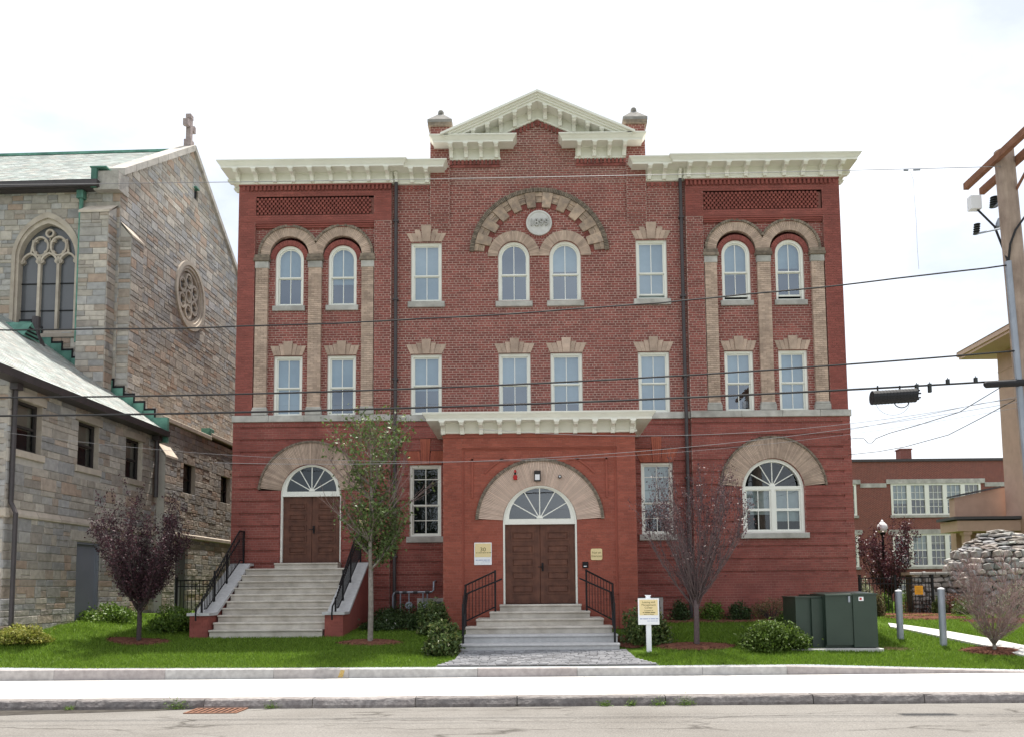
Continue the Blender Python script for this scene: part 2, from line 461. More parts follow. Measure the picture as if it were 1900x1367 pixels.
def window(c, half, z0, z1, y, arch=False, gl='glass_sky', blind=1.0, rail=None, fr=.075, sill=None, parent=B, opened=False, hbar=False, gl2=None):
    """double hung sash window; y is the face of its frame"""
    m = MB()
    A = outline(c, half, z0, z1, arch); I = outline(c, half - fr, z0 + .06, z1 - fr, arch)
    m.ring(A, I, y, y + .16)
    I0 = outline(c, half - .03, z0 + .025, z1 - .03, arch)
    m.ring(A, I0, y - .018, y + .01)
    w = m.build('window', M['white'], parent)
    rail = rail if rail else (z0 + z1) / 2
    hi = half - fr
    s = .038
    m = MB()                                                    # upper sash stands in front of the lower
    U = outline(c, hi + .002, rail, z1 - fr + .002, arch); V = outline(c, hi - s, rail + s, z1 - fr - s, arch)
    m.ring(U, V, y + .05, y + .085)
    m.box(c - .011, c + .011, y + .055, y + .08, rail + s, z1 - fr - s * .5)
    if hbar: m.box(c - hi + s, c + hi - s, y + .056, y + .079, rail + hbar - .011, rail + hbar + .011)
    m.build('sash', M['white'], w)
    m = MB()
    zb = z0 + .06 + (.10 if opened else 0)
    U = outline(c, hi + .002, zb, rail + .02); V = outline(c, hi - s, zb + .05, rail - .02)
    m.ring(U, V, y + .09, y + .125)
    m.box(c - .011, c + .011, y + .095, y + .12, zb + .05, rail - .02)
    if hbar: m.box(c - hi + s, c + hi - s, y + .096, y + .119, (zb + rail) / 2 - .011, (zb + rail) / 2 + .011)
    m.build('sash', M['white'], w)
    for sgn in (-1, 1):
        m = MB()
        if arch:
            r = hi - s * .5; zc = z1 - half
            P = [(c, rail), (c + sgn * r, rail)] + [(c + sgn * r * cos(a), zc + r * sin(a)) for a in [pi / 2 * i / 8 for i in range(9)]]
        else:
            P = [(c, rail), (c + sgn * (hi - s * .5), rail), (c + sgn * (hi - s * .5), z1 - fr - s * .5), (c, z1 - fr - s * .5)]
        m.add([(x, y + .068, z) for x, z in P], [tuple(range(len(P)))])
        m.build('pane', M[gl], w)
        m = MB(); x0, x1 = sorted((c, c + sgn * (hi - s * .5)))
        m.quad((x0, y + .108, zb + .03), (x1, y + .108, zb + .03), (x1, y + .108, rail), (x0, y + .108, rail))
        m.build('pane', M[gl2 or gl], w)
    if blind > 0:
        zt = z1 - .03; zl = zt - (zt - z0) * blind
        m = MB()
        if arch:
            O2 = outline(c, hi + .02, zl, z1 - fr + .02, True); m.add([(x, y + .17, z) for x, z in O2], [tuple(range(len(O2)))])
        else: m.quad((c - hi - .02, y + .17, zl), (c + hi + .02, y + .17, zl), (c + hi + .02, y + .17, zt), (c - hi - .02, y + .17, zt))
        if blind < .97: m.box(c - hi, c + hi, y + .155, y + .18, zl - .03, zl)
        m.build('blind', M['blind'], w)
    m = MB()                                                     # the room behind
    a, b, z2 = c - half + .01, c + half - .01, z1 - .01
    vs = [(a, y + .16, z0), (b, y + .16, z0), (b, y + .16, z2), (a, y + .16, z2), (a, .52, z0), (b, .52, z0), (b, .52, z2), (a, .52, z2)]
    if y < -1: vs = vs[:4] + [(p[0], y + .6, p[2]) for p in vs[4:]]
    m.add(vs, [(1, 5, 6, 2), (4, 0, 3, 7), (3, 2, 6, 7), (4, 5, 1, 0), (5, 4, 7, 6)])
    m.build('room_interior', M['interior'], w)
    if sill:
        hs, s0, s1, yf = sill
        m = MB(); m.pillow(c - hs, c + hs, yf, y + .05, s0, s1, .012)
        m.build('sill', M['limestone'], w)
    m = MB(); m.ring(outline(c, half + .03, z0 - .03, z1 + .03, arch), outline(c, half - .004, z0 + .004, z1 - .004, arch), y - .05, y + .3)
    m.build('reveal', M['brickA'], w)
    return w
def hole(c, half, z0, z1, arch=False):
    return [('r', c - half, c + half, z0, z1 - half if arch else z1)] + ([('c', c, z1 - half, half, z1 - half - .02)] if arch else [])
def lintel(c, z0, z1, zk, hb, ht, y, matn='tan', keyw=.14, n=7, yk=None):
    o = None
    """flared flat arch of separate stones with a raised key"""
    L_ = bpy.data.objects.new('lintel', None)
    me = MB()
    kb = keyw * .72
    side = (n - 1) // 2
    stones = []
    for sg in (-1, 1):
        for i in range(side):
            b0 = kb + (hb - kb) * i / side; b1 = kb + (hb - kb) * (i + 1) / side
            t0 = keyw + (ht - keyw) * i / side; t1 = keyw + (ht - keyw) * (i + 1) / side
            zt = z1 - (0 if i else -.05)
            g = .003
            P = [(c + sg * (b0 + g), z0), (c + sg * (b1 - g), z0), (c + sg * (t1 - g), zt), (c + sg * (t0 + g), zt)]
            if sg < 0: P = P[::-1]
            stones.append((P, y - .012 - rnd.random() * .008))
    stones.append(([(c - kb, z0 - .0), (c + kb, z0 - .0), (c + keyw, zk), (c - keyw, zk)], y - .045))
    bpy.data.objects.remove(L_)
    first = None
    for P, yy in stones[::-1]:
        m = MB(); m.prism(P, yy, y + .12)
        if first is None: first = m.build('lintel', M[matn], B)
        else: m.build('voussoir', M[matn], first)
    return first

# ---------------- end bays, upper two storeys
ARC = [7.46, 5.87]
for sg in (-1, 1):
    SX = lambda a, b: sorted((sg * a, sg * b))
    mBm = pierm[sg]
    # piers and frieze zone
    for a, b in ((8.47, XB), (XI, 4.90)):
        x0, x1 = SX(a, b)
        plain = a > 5
        bricks(bB if plain else bA, mBm if plain else mA, x0, x1, 7.175, 13.05, YP, gap=.011 if plain else .016)
    x0, x1 = SX(XI, XB)
    bricks(bB, mBm, x0, x1, 13.05, 13.98, YP, holes=[('r', *SX(4.92, 8.45), 13.27, 13.80)])
    bricks(bB, mBm, x0, x1, 13.98, 14.2, YP + .03)
    # pier returns into the recess and on to the centre wall
    for xx in (8.47, 4.90, XI):
        mBm.quad((sg * xx, YP + .005, 7.17), (sg * xx, .01, 7.17), (sg * xx, .01, 13.06 if xx != XI else 14.2), (sg * xx, YP + .005, 13.06 if xx != XI else 14.2))
    x0, x1 = SX(4.90, 8.47)
    mBm.quad((x0, YP + .005, 13.05), (x1, YP + .005, 13.05), (x1, .01, 13.05), (x0, .01, 13.05))
    # stepped corbel under the frieze
    for k in range(3): bB.box(x0, x1, YP + .03 * k + .004, .02, 13.05 - .055 * (k + 1), 13.05 - .055 * k - .008)
    # dentil course
    n = int((XB - XI) / .125)
    for i in range(n):
        xx = sg * (XI + .06 + i * .125)
        bB.box(xx - .033, xx + .033, YP - .02, YP + .06, 14.02, 14.15)
    bB.box(*SX(XI, XB), YP - .03, YP + .06, 14.155, 14.2)
    # lattice panel of alternating headers
    px0, px1 = SX(4.92, 8.45)
    mBm.quad((px0, YP + .09, 13.27), (px1, YP + .09, 13.27), (px1, YP + .09, 13.80), (px0, YP + .09, 13.80))
    for r_ in range(7):
        k = 0
        while px0 + .01 + k * .118 + (r_ % 2) * .059 < px1 - .10:
            xx = px0 + .01 + k * .118 + (r_ % 2) * .059
            bB.box(xx, xx + .066, YP + .012, YP + .1, 13.275 + r_ * .0745, 13.275 + r_ * .0745 + .066)
            k += 1
    # recessed field with its windows
    holes = []
    for c in ARC:
        holes += hole(sg * c, .425, 10.50, 12.36, True) + hole(sg * c, .425, 7.175, 8.99)
        holes += [('c', sg * c, 12.04, .93, 12.04), ('c', sg * c, 11.94, .58, 11.94)]
    bricks(bA, mA, x0, x1, 7.175, 13.05, 0, holes=holes, gap=.016)
    for i, c in enumerate(ARC):
        op = sg > 0
        window(sg * c, .425, 10.50, 12.36, .07, True, rail=11.38, blind=(.5 if sg < 0 else .42) + .1 * i, opened=op, sill=(.485, 10.34, 10.50, -.06), hbar=0)
        window(sg * c, .425, 7.175, 8.99, .07, False, rail=8.03, blind=.96 if (i + sg) % 2 else 0.5)
        lintel(sg * c, 9.0, 9.28, 9.41, .43, .535, 0)
        # red brick ring, tan band, label
        m = MB(); voussoirs(m, sg * c, 11.94, .43, .575, 26, 0, pi, -.01, .12)
        m.build('brick_arch_ring', M['brickB'], B, kind='stuff')
        m = MB(); voussoirs(m, sg * c, 12.04, .585, .865, 44, .0, pi, -.05, .1)
        m.build('arch_voussoirs', M['tan'], B, kind='stuff')
        m = MB(); lim = 0.0
        a_mid = math.acos(min(1, (abs(ARC[0] - ARC[1]) / 2) / .90))
        inner_right = (sg * (ARC[1 - i] - c)) > 0
        a0, a1 = (a_mid, pi) if inner_right else (0, pi - a_mid)
        voussoirs(m, sg * c, 12.04, .865, .935, 30, a0, a1, -.085, .08, gap=.008)
        m.build('label_moulding', M['label'], B, kind='stuff')
    # columns of tan brick
    for xa, xb in ((8.07, 8.44), (6.475, 6.865), (4.92, 5.28)):
        c0, c1 = SX(xa, xb)
        m, mm = MB(), MB()
        k = 0
        while 7.43 + k * .06 < 11.63:
            za = 7.43 + k * .06; zb = min(za + .06, 11.63)
            off = .18 if k % 2 else .09
            cuts = [c0, c0 + off, c1] if k % 2 else [c0, c0 + off, c1 - .1, c1]
            for p, q in zip(cuts, cuts[1:]):
                m.box(p + .003, q - .003, -.11 + rnd.uniform(-.004, .003), .05, za + .004, zb - .004, back=False)
            k += 1
        mm.box(c0 + .006, c1 - .006, -.098, .05, 7.43, 11.63)
        col_ = mm.build('column', M['tanm'], B)
        m.build('column_brick', M['tan'], col_, kind='stuff')
        m = MB(); m.pillow(c0 - .015, c1 + .015, -.13, .05, 11.63, 11.835, .01); m.build('capital', M['limestone'], col_)
        m = MB(); m.pillow(c0 - .055, c1 + .055, -.17, .05, 11.835, 11.93, .012); m.pillow(c0 - .035, c1 + .035, -.15, .05, 11.93, 12.04, .012); m.build('abacus', M['label'], col_)
        m = MB(); m.pillow(c0 - .04, c1 + .04, -.16, .05, 7.19, 7.36, .014); m.pillow(c0 - .02, c1 + .02, -.14, .05, 7.36, 7.43, .014); m.build('base', M['limestone'], col_)

# ---------------- centre wall
AZ, AX = 11.93, .02
holes = []
for c in (-3.36, 3.36): holes += hole(c, .46, 10.58, 12.40) + hole(c, .46, 7.175, 8.99)
for c in (-.745, .785): holes += hole(c, .47, 10.55, 12.40, True) + hole(c, .47, 7.175, 8.99) + [('c', c, AZ, .78, AZ)]
bricks(bA, mA, -XI, XI, 7.175, 14.2, 0, holes=holes + [('c', AX, AZ, 2.09, 12.09)], gap=.018)
# tympanum inside the great arch
bricks(bA, mA, -1.5, 1.5, 12.09, 13.45, .004, holes=[('c', c, AZ, .78, AZ) for c in (-.745, .785)] + [('c', AX, 12.945, .40, 12.0), ('o', AX, AZ, 1.5)] , gap=.018)
RK = .45
M['capstone'] = mat('weathered cap stone', (.27, .26, .245), (.20, .19, .18), rough=.95, scale=8, bump=.4, spec=.1)
z = 14.2
while z < 16.2:
    z2 = min(z + CH, 16.22)
    xm = min(3.24, max(.05, (16.20 - z) / RK))
    if xm > 2.66 or z < 15.25: xm = 2.66
    bricks(bA, mA, -xm, xm, z, z2, 0, gap=.018)
    z = z2
# pilaster strips that carry the pinnacles
for sg in (-1, 1):
    x0, x1 = sorted((sg * 2.65, sg * 3.24))
    bricks(bA, mA, x0, x1, 13.25, 15.97, -.06, gap=.018)
    for k in range(6): bricks(bA, mA, x0, x1, 13.25 - CH * (k + 1) + .0005, 13.25 - CH * k - .0005, -.052 + .008 * k, gap=.018)
    pierm[sg].quad((sg * 2.65, -.055, 13.25), (sg * 2.65, .01, 13.25), (sg * 2.65, .01, 15.97), (sg * 2.65, -.055, 15.97))
    m = MB(); m.box(x0 + .01, x1 - .01, -.045, .55, 14.2, 15.97); pin = m.build('pinnacle', M['brickA'], B)
    c = sg * 2.945
    m = MB(); m.box(c - .36, c + .36, -.14, .60, 15.97, 16.08); m.build('coping', M['label'], pin)
    m = MB(); m.box(c - .37, c + .37, -.15, .61, 16.08, 16.17)
    m.add([(c - .37, -.15, 16.17), (c + .37, -.15, 16.17), (c + .37, .61, 16.17), (c - .37, .61, 16.17), (c - .07, .16, 16.50), (c + .07, .16, 16.50), (c + .07, .30, 16.50), (c - .07, .30, 16.50)],
          [(0, 1, 5, 4), (1, 2, 6, 5), (2, 3, 7, 6), (3, 0, 4, 7), (4, 5, 6, 7)])
    m.build('cap_stone', M['capstone'], pin)
    m = MB(); m.lathe((c, .23, 16.50), [(.075, 0), (.095, .04), (.09, .1), (.06, .145), (.01, .16)], 12); m.build('finial', M['capstone'], pin, smooth=True)
for i, c in enumerate((-3.36, 3.36)):
    window(c, .46, 10.58, 12.40, .07, rail=11.39, blind=.93, opened=(i == 1), sill=(.55, 10.40, 10.58, -.07))
    window(c, .46, 7.175, 8.99, .07, rail=8.06, blind=.55 if i == 0 else .97)
    lintel(c, 12.42, 12.68, 12.92, .47, .60, 0, keyw=.16)
    for kk in (-1, 1):
        m = MB(); m.prism([(c + kk * .17, 12.60), (c + kk * .33, 12.60), (c + kk * .35, 12.79), (c + kk * .19, 12.79)][::kk], -.014, .05); m.build('voussoir', M['tan'], B)
    lintel(c, 9.0, 9.28, 9.44, .47, .60, 0)
for i, c in enumerate((-.745, .785)):
    window(c, .47, 10.55, 12.40, .07, True, rail=11.39, blind=0 if i == 0 else .45, sill=(.55, 10.39, 10.55, -.07), hbar=.0)
    window(c, .47, 7.175, 8.99, .07, rail=8.06, blind=.5 + .3 * i)
    lintel(c, 9.0, 9.28, 9.44, .48, .60, 0)
    m = MB(); voussoirs(m, c, AZ, .475, .775, 46, .01, pi - .01, -.04, .1); m.build('arch_voussoirs', M['tan'], B, kind='stuff')
# great arch of alternating long and short blocks
ga = MB()
voussoirs(ga, AX, AZ, 1.965, 2.09, 120, .078, pi - .078, -.09, .05, gap=.012)
garch = ga.build('great_arch_label', M['label'], B, kind='stuff')
NB = 21
a0 = .082; da = (pi - 2 * a0) / NB
backm = MB(); voussoirs(backm, AX, AZ, 1.49, 1.965, 60, a0, pi - a0, .006, .1); backm.build('arch_brick_filling', M['brickA'], garch, kind='stuff')
for i in range(NB):
    s, e = a0 + da * i, a0 + da * (i + 1)
    if i % 2:
        m = MB(); wedge(m, AX, AZ, 1.50, 1.962, s - .012, e + .012, -.07, .05); m.build('arch_block', M['tanblock'], garch)
    else:
        m = MB(); wedge(m, AX, AZ, 1.84, 1.962, s + .016, e - .016, -.045, .05); m.build('arch_block', M['tanblock'], garch)
        m = MB()
        for q in range(3): wedge(m, AX, AZ, 1.66 + q * .06, 1.715 + q * .06, s + .018, e - .018, -.03, .05)
        m.build('arch_block', M['tanblock'], garch)
        m = MB(); voussoirs(m, AX, AZ, 1.50, 1.64, 3, s + .015, e - .015, -.006, .05); m.build('arch_brick', M['brickA'], garch)
# date stone
m = MB()
m.prism(arc(AX, 12.945, .385, 0, 2 * pi, 40)[:-1], -.035, .06)
M['datestone'] = mat('pale date stone', (.60, .59, .565), (.52, .51, .49), rough=.85, scale=9, bump=.2)
date = m.build('date_stone', M['datestone'], B)
m = MB(); m.ring(arc(AX, 12.945, .385, 0, 2 * pi, 40)[:-1], arc(AX, 12.945, .34, 0, 2 * pi, 40)[:-1], -.055, -.03); m.build('rim', M['datestone'], date)
tm = text_mesh('1899', .30, .028, bold=.006); tm.transform(Matrix.Translation((AX, -.055, 12.945)))
link('date_numerals', tm, M['granite'], date)
m = MB(); voussoirs(m, AX, 12.945, .395, .46, 36, 0, 2 * pi, -.01, .05, gap=.014); m.build('brick_ring', M['brickB'], date, kind='stuff')
m = MB(); m.ring(arc(AX, 12.945, .46, 0, 2 * pi, 40)[:-1], arc(AX, 12.945, .385, 0, 2 * pi, 40)[:-1], .002, .05); m.build('mortar_ring', M['mortarA'], date)
# dentils below the wing cornices and pediment returns
for sg in (-1, 1):
    for i in range(9): 
        xx = sg * (3.30 + i * .125); bA.box(xx - .033, xx + .033, -.03, .05, 14.04, 14.15)
    for i in range(13):
        xx = sg * (1.2 + i * .118); bA.box(xx - .035, xx + .035, -.05, .05, 14.78, 14.92); bA.box(xx - .059, xx + .058, -.03, .05, 14.70, 14.77)
    for i in range(11):
        xx = sg * (.04 + i * .115); zz = 16.18 - RK * abs(xx) - .02
        bA.box(xx - .04, xx + .03, -.04, .05, zz - .16, zz)

# ---------------- lower storey
holes = hole(-6.69, .875, 2.86, 5.74, True) + [('c', -6.69, 4.87, 1.545, 5.0)]
bricks(bD, lowm['l'], -XB - .03, -XI, 1.0, 6.985, YL, holes=holes, rust=(5, .035))
holes = hole(6.71, .90, 3.60, 5.76, True) + [('c', 6.71, 4.86, 1.56, 4.98)]
bricks(bD, lowm['r'], XI, XB + .03, 2.3, 6.985, YL, holes=holes, rust=(5, .035))
bricks(bD, lowm['r'], XI, XB + .05, 1.0, 2.3, YL - .02)
for sg in (-1, 1):
    c = sg * 3.38
    hh = hole(c, .465, 3.59, 5.70)
    if sg < 0: hh += hole(-3.15, .46, 1.1, 1.82)
    else: hh += hole(3.05, .42, 1.1, 1.78)
    x0, x1 = sorted((sg * 2.4, sg * XI))
    mD = lowm[sg]
    bricks(bD, mD, x0, x1, 1.0, 6.985, YC, holes=hh, rust=(5, .03))
    mD.quad((sg * XI, YL + .005, 1.0), (sg * XI, YC + .01, 1.0), (sg * XI, YC + .01, 7), (sg * XI, YL + .005, 7))
    window(c, .465, 3.59, 5.70, YC + .07, rail=4.50, gl='glass_dark' if sg < 0 else 'glass_mid', blind=0 if sg < 0 else .62, sill=(.545, 3.42, 3.59, YC - .07), hbar=.78)
    # gauged brick flat arch with raised key
    m = MB()
    for i in range(-9, 10):
        if abs(i) < 3:
            m.prism([(c + (i - .46) * .045, 5.71), (c + (i + .46) * .045, 5.71), (c + (i + .46) * .062, 6.46), (c + (i - .46) * .062, 6.46)], YC - .02, YC + .1)
        else:
            m.prism([(c + (i - .46) * .05, 5.71), (c + (i + .46) * .05, 5.71), (c + (i + .46) * .068, 6.10), (c + (i - .46) * .068, 6.10)], YC - .012, YC + .1)
    m.build('gauged_brick_arch', M['gauged'], B, kind='stuff')
# Palladian window, right bay
def fan(c, zc, r, y, parent, nray, gl, rin=.05):
    m = MB()
    for i in range(1, nray):
        a = pi * i / nray
        dx, dz = cos(a), sin(a); px_, pz_ = -dz, dx; w = .013
        P = [(c + dx * t + px_ * s * w, zc + dz * t + pz_ * s * w) for t, s in ((rin, -1), (r, -1), (r, 1), (rin, 1))]
        m.prism(P, y - .02, y + .012)
    m.prism(arc(c, zc, .085, 0, pi, 10), y - .022, y + .012)
    m.build('muntin', M['white'], parent)
    for i in range(nray):
        m = MB(); P = [(c, zc)] + arc(c, zc, r, pi * i / nray, pi * (i + 1) / nray, 5)
        m.add([(x, y, z) for x, z in P], [tuple(range(len(P)))]); m.build('pane', M[gl], parent)
def arch_surround(c, zc, r0, r1, r2, cutz, y, n, parent=B, mname='tan'):
    a0 = math.asin(max(0, (cutz - zc)) / ((r0 + r1) / 2))
    m = MB(); voussoirs(m, c, zc, r0, r1, n, a0, pi - a0, y - .03, y + .1, gap=.007, jit=.006); m.build('arch_voussoirs', M[mname], parent, kind='stuff')
    m = MB(); voussoirs(m, c, zc, r1, r2, n, math.asin((cutz - zc) / r2), pi - math.asin((cutz - zc) / r2), y - .065, y + .1, gap=.008); m.build('label_moulding', M['label'], parent, kind='stuff')
c, zc = 6.71, 4.86
arch_surround(c, zc, .905, 1.50, 1.56, 4.98, YL, 96)
y = YL + .06
m = MB()
A = outline(c, .90, 3.60, 5.76, True, 24); I = outline(c, .80, 3.66, 5.66, True, 24)
m.ring(A, I, y, y + .16)
m.box(c - .82, c + .82, y + .005, y + .1, 4.86, 4.96); m.box(c - .055, c + .055, y + .004, y + .1, 3.65, 4.87)
pw = m.build('window', M['white'], B)
fan(c, 4.965, .70, y + .06, pw, 6, 'glass_dark')
for s in (-1, 1):
    a, b = sorted((c + s * .055, c + s * .80)); m = MB()
    for z0, z1 in ((4.27, 4.86), (3.66, 4.27)):
        m.ring([(a, z0), (b, z0), (b, z1), (a, z1)], [(a + .045, z0 + .045), (b - .045, z0 + .045), (b - .045, z1 - .03), (a + .045, z1 - .03)], y + .03, y + .07)
        m.box((a + b) / 2 - .012, (a + b) / 2 + .012, y + .032, y + .068, z0 + .04, z1 - .03)
        for q in (0, 1):
            g = MB(); xa = a + q * (b - a) / 2; xb = xa + (b - a) / 2
            g.quad((xa, y + .05, z0), (xb, y + .05, z0), (xb, y + .05, z1), (xa, y + .05, z1)); g.build('pane', M['glass_mid' if z0 > 4 else 'glass_dark'], pw)
    m.build('sash', M['white'], pw)
    g = MB(); g.quad((a, y + .17, 4.15 if s < 0 else 3.95), (b, y + .17, 4.15 if s < 0 else 3.95), (b, y + .17, 4.9), (a, y + .17, 4.9)); g.build('blind', M['blind'], pw)
m = MB(); m.pillow(c - .98, c + .98, YL - .09, y + .05, 3.44, 3.60, .012); m.build('sill', M['limestone'], pw)
m = MB(); m.box(c - .9, c + .9, .50, .52, 3.4, 5.8); m.box(c - .92, c - .9, y + .16, .52, 3.4, 5.8); m.box(c + .9, c + .92, y + .16, .52, 3.4, 5.8); m.build('room_interior', M['interior'], pw)
m = MB(); m.ring(outline(c, .93, 3.57, 5.79, True, 24), outline(c, .896, 3.604, 5.756, True, 24), YL + .01, YL + .3); m.build('reveal', M['brickB'], pw)

def double_door(c, zc, z0, half, r, y, parent, gl):
    """arched door case, fanlight, two panelled leaves"""
    m = MB()
    m.ring(outline(c, r, z0, zc + r, True, 24), outline(c, half, z0 - .0, zc + half, True, 24), y, y + .18)
    m.ring(outline(c, r, z0, zc + r, True, 24), outline(c, r - .04, z0, zc + r - .04, True, 24), y - .03, y + .02)
    m.box(c - half - .01, c + half + .01, y + .004, y + .12, zc - .045, zc + .10)
    case = m.build('door_case', M['white'], parent)
    rf = half - .09
    m = MB(); m.ring(arc(c, zc + .10, half + .01, 0, pi, 24), arc(c, zc + .10, rf - .02, 0, pi, 24), y + .02, y + .10, closed=False); m.build('fanlight_frame', M['white'], case)
    fan(c, zc + .11, rf, y + .06, case, 6, gl)
    m = MB(); m.box(c - half, c + half, y + .45, y + .47, zc - .05, zc + half + .05); m.build('room_interior', M['interior'], case)
    zt = zc - .045
    for s in (-1, 1):
        a, b = sorted((c + s * .006, c + s * half))
        m = MB(); m.box(a, b, y + .10, y + .15, z0 + .015, zt)
        d = m.build('door_leaf', M['door'], case)
        n = 5; st = .155; h = (zt - z0 - .34) / n
        for k in range(n):
            p0 = z0 + .26 + k * h; p1 = p0 + h - .095
            xa, xb = a + st, b - st
            f = MB()
            f.ring([(xa, p0), (xb, p0), (xb, p1), (xa, p1)], [(xa + .03, p0 + .03), (xb - .03, p0 + .03), (xb - .03, p1 - .03), (xa + .03, p1 - .03)], y + .078, y + .11)
            f.pillow(xa + .05, xb - .05, y + .085, y + .11, p0 + .05, p1 - .05, .018)
            f.build('door_panel', M['door'], d)
    m = MB(); m.box(c + .035, c + .085, y + .07, y + .1, z0 + .86, z0 + 1.08); m.tube([(c + .06, y + .03, z0 + .92), (c + .06, y + .03, z0 + 1.02)], .014); m.tube([(c + .06, y + .03, z0 + .97), (c - .06, y + .03, z0 + .97)], .012)
    m.build('door_handle', M['iron'], case)
    return case
dc = double_door(-6.69, 4.84, 2.86, .835, .90, YL + .05, B, 'glass_dark')
arch_surround(-6.69, 4.87, .87, 1.49, 1.55, 5.0, YL, 96)
m = MB(); m.ring(outline(-6.69, .93, 2.8, 5.77, True, 24), outline(-6.69, .88, 2.8, 5.72, True, 24), YL + .008, YL + .3); m.build('reveal', M['brickB'], dc)
# basement lights
for c, hf, zt in ((-3.15, .46, 1.82), (3.05, .42, 1.78)):
    m = MB(); m.ring(outline(c, hf, 1.1, zt), outline(c, hf - .09, 1.15, zt - .1), YC - .01, YC + .12)
    w = m.build('window', M['limestone'], B)
    m = MB(); m.quad((c - hf, YC + .08, 1.1), (c + hf, YC + .08, 1.1), (c + hf, YC + .08, zt), (c - hf, YC + .08, zt)); m.build('pane', M['churchglass'], w)

# ---------------- belt course, one stone after another
x = -XB - .06
prev = None
while x < XB + .05:
    L = rnd.uniform(.95, 1.5)
    e = min(x + L, XB + .06)
    for edge in (-XI + .01, XI - .01):
        if x < edge - .05 and e > edge - .05: e = edge; break
    if XB + .06 - e < .3: e = XB + .06
    bay = abs((x + e) / 2) > XI - .02
    yy = YL - .05 if bay else -.09
    m = MB(); m.pillow(x + .003, e - .003, yy, .06, 6.985, 7.175, .01)
    o = m.build('belt_stone', M['limestone'], B)
    x = e

# ---------------- cornices
brk = MB()      # one scrolled bracket, wall at y=0, hanging from z=0, reaching y=-.42
prof = [(0, 0), (-.42, 0), (-.42, -.075), (-.40, -.085), (-.37, -.12), (-.30, -.13), (-.22, -.13), (-.15, -.165), (-.11, -.22), (-.085, -.31), (0, -.31)]
brk.prismx(prof, -.055, .055)
brk.box(-.075, .075, -.435, -.30, -.05, -.002); brk.box(-.075, .075, -.30, 0, -.03, -.004)
bracket_mesh = brk.mesh('bracket')
def stack(m, x0, x1, ybase, zs, tiers, ydeep):
    for (za, zb, p) in tiers: m.box(x0 - p[0], x1 + p[1], ybase - p[2], ydeep, zs + za, zs + zb)
def frust(m, x0, x1, yb, yd, z0, z1, p, q, left, right):
    vs = []
    for z, o in ((z0, p), (z1, q)):
        a, b = x0 - (o if left else 0), x1 + (o if right else 0)
        vs += [(a, yb - o, z), (b, yb - o, z), (b, yd, z), (a, yd, z)]
    m.add(vs, [(0, 1, 5, 4), (1, 2, 6, 5), (3, 0, 4, 7), (4, 5, 6, 7), (3, 2, 1, 0), (2, 3, 7, 6)])
def eaves(x0, x1, ybase, zf, zs, over, left, right, ydeep, bx, name='cornice', bscale=1.0, by=None):
    """frieze board zf..zs, stepped crown above zs, brackets at bx"""
    m = MB()
    fl, frr = (.03 if left else 0), (.03 if right else 0)
    m.box(x0 - fl, x1 + frr, ybase - .03, ydeep, zf, zs + .01)
    m.box(x0 - fl * 1.8, x1 + frr * 1.8, ybase - .05, ydeep, zf + .015, zf + .06)
    def T(p): return (p if left else left_stop, p if right else right_stop, p)
    left_stop = 0 if left is False else 0; right_stop = 0
    k = over / .62
    for za, zb, p, q in [(0, .055, .50, .50), (.055, .07, .51, .51), (.07, .15, .515, .585), (.15, .175, .60, .60), (.175, .205, .62, .62)]:
        frust(m, x0, x1, ybase, ydeep, zs + za, zs + zb - .0005, p * k, q * k, left, right)
    co = m.build(name, M['cream'], B)
    for xx in bx:
        o = link('bracket', bracket_mesh, M['cream'], co, loc=(xx, ybase - .03, zs))
    return co
bx = [PY(x, 325, -.35).x for x in (439.3, 473.3, 507.3, 542, 577, 612.4, 647.5, 682.7, 717.9)]
bx2 = [-3.78, -3.33]
for sg in (-1, 1):
    xs = bx if sg < 0 else [-x for x in bx]
    if sg < 0: co = eaves(-XB, -XI, YP, 14.2, 14.535, .52, True, True, 9.0, xs)
    else: co = eaves(XI, XB, YP, 14.2, 14.535, .52, True, True, 9.0, xs)
    # side brackets, seen in profile past the corner
    for yy in (.25, .80, 1.35, 1.90, 2.45, 3.0):
        o = link('bracket', bracket_mesh, None, co, loc=(sg * (XB + .03), yy, 14.535)); o.rotation_euler = (0, 0, sg * pi / 2)
    if sg < 0: eaves(-XI + .001, -3.245, 0, 14.2, 14.53, .55, False, True, 2.0, [sg * abs(q) for q in bx2])
    else: eaves(3.245, XI - .001, 0, 14.2, 14.53, .55, True, False, 2.0, [abs(q) for q in bx2])
# pediment
def chev(h, o1, o2): return [(-h, o1 - RK * h), (0, o1), (h, o1 - RK * h), (h, o2 - RK * h), (0, o2), (-h, o2 - RK * h)]
m = MB()
m.prism(chev(2.5, 16.18, 16.56), -.022, .28)
m.prism(chev(1.6, 16.19, 16.25), -.047, 0)
for o1, o2, yy, h in ((16.53, 16.60, -.45, 2.70), (16.60, 16.66, -.50, 2.76), (16.66, 16.72, -.55, 2.81), (16.72, 16.79, -.62, 2.88)):
    m.prism(chev(h, o1, o2 - .0005), yy, 4.0)
ped = m.build('pediment', M['cream'], B)
for xx in (.235, .68, 1.10, 1.50, 1.92):
    for sg in (-1, 1):
        b = MB()
        zt = 16.545 - RK * xx
        b.prismx([(-.03 + p, zt + q + (.0 if p > -.1 else 0)) for p, q in prof], sg * xx - .055, sg * xx + .055)
        b.box(sg * xx - .075, sg * xx + .075, -.46, -.03, zt - .055, zt - .0)
        b.build('bracket', M['cream'], ped)
for sg in (-1, 1):
    a, b_ = sorted((sg * 1.17, sg * 2.67))
    eaves(a, b_, 0, 14.925, 15.28, .55, True, True, .3, [sg * q for q in (1.24, 1.70, 2.15, 2.60)], name='pediment_return')
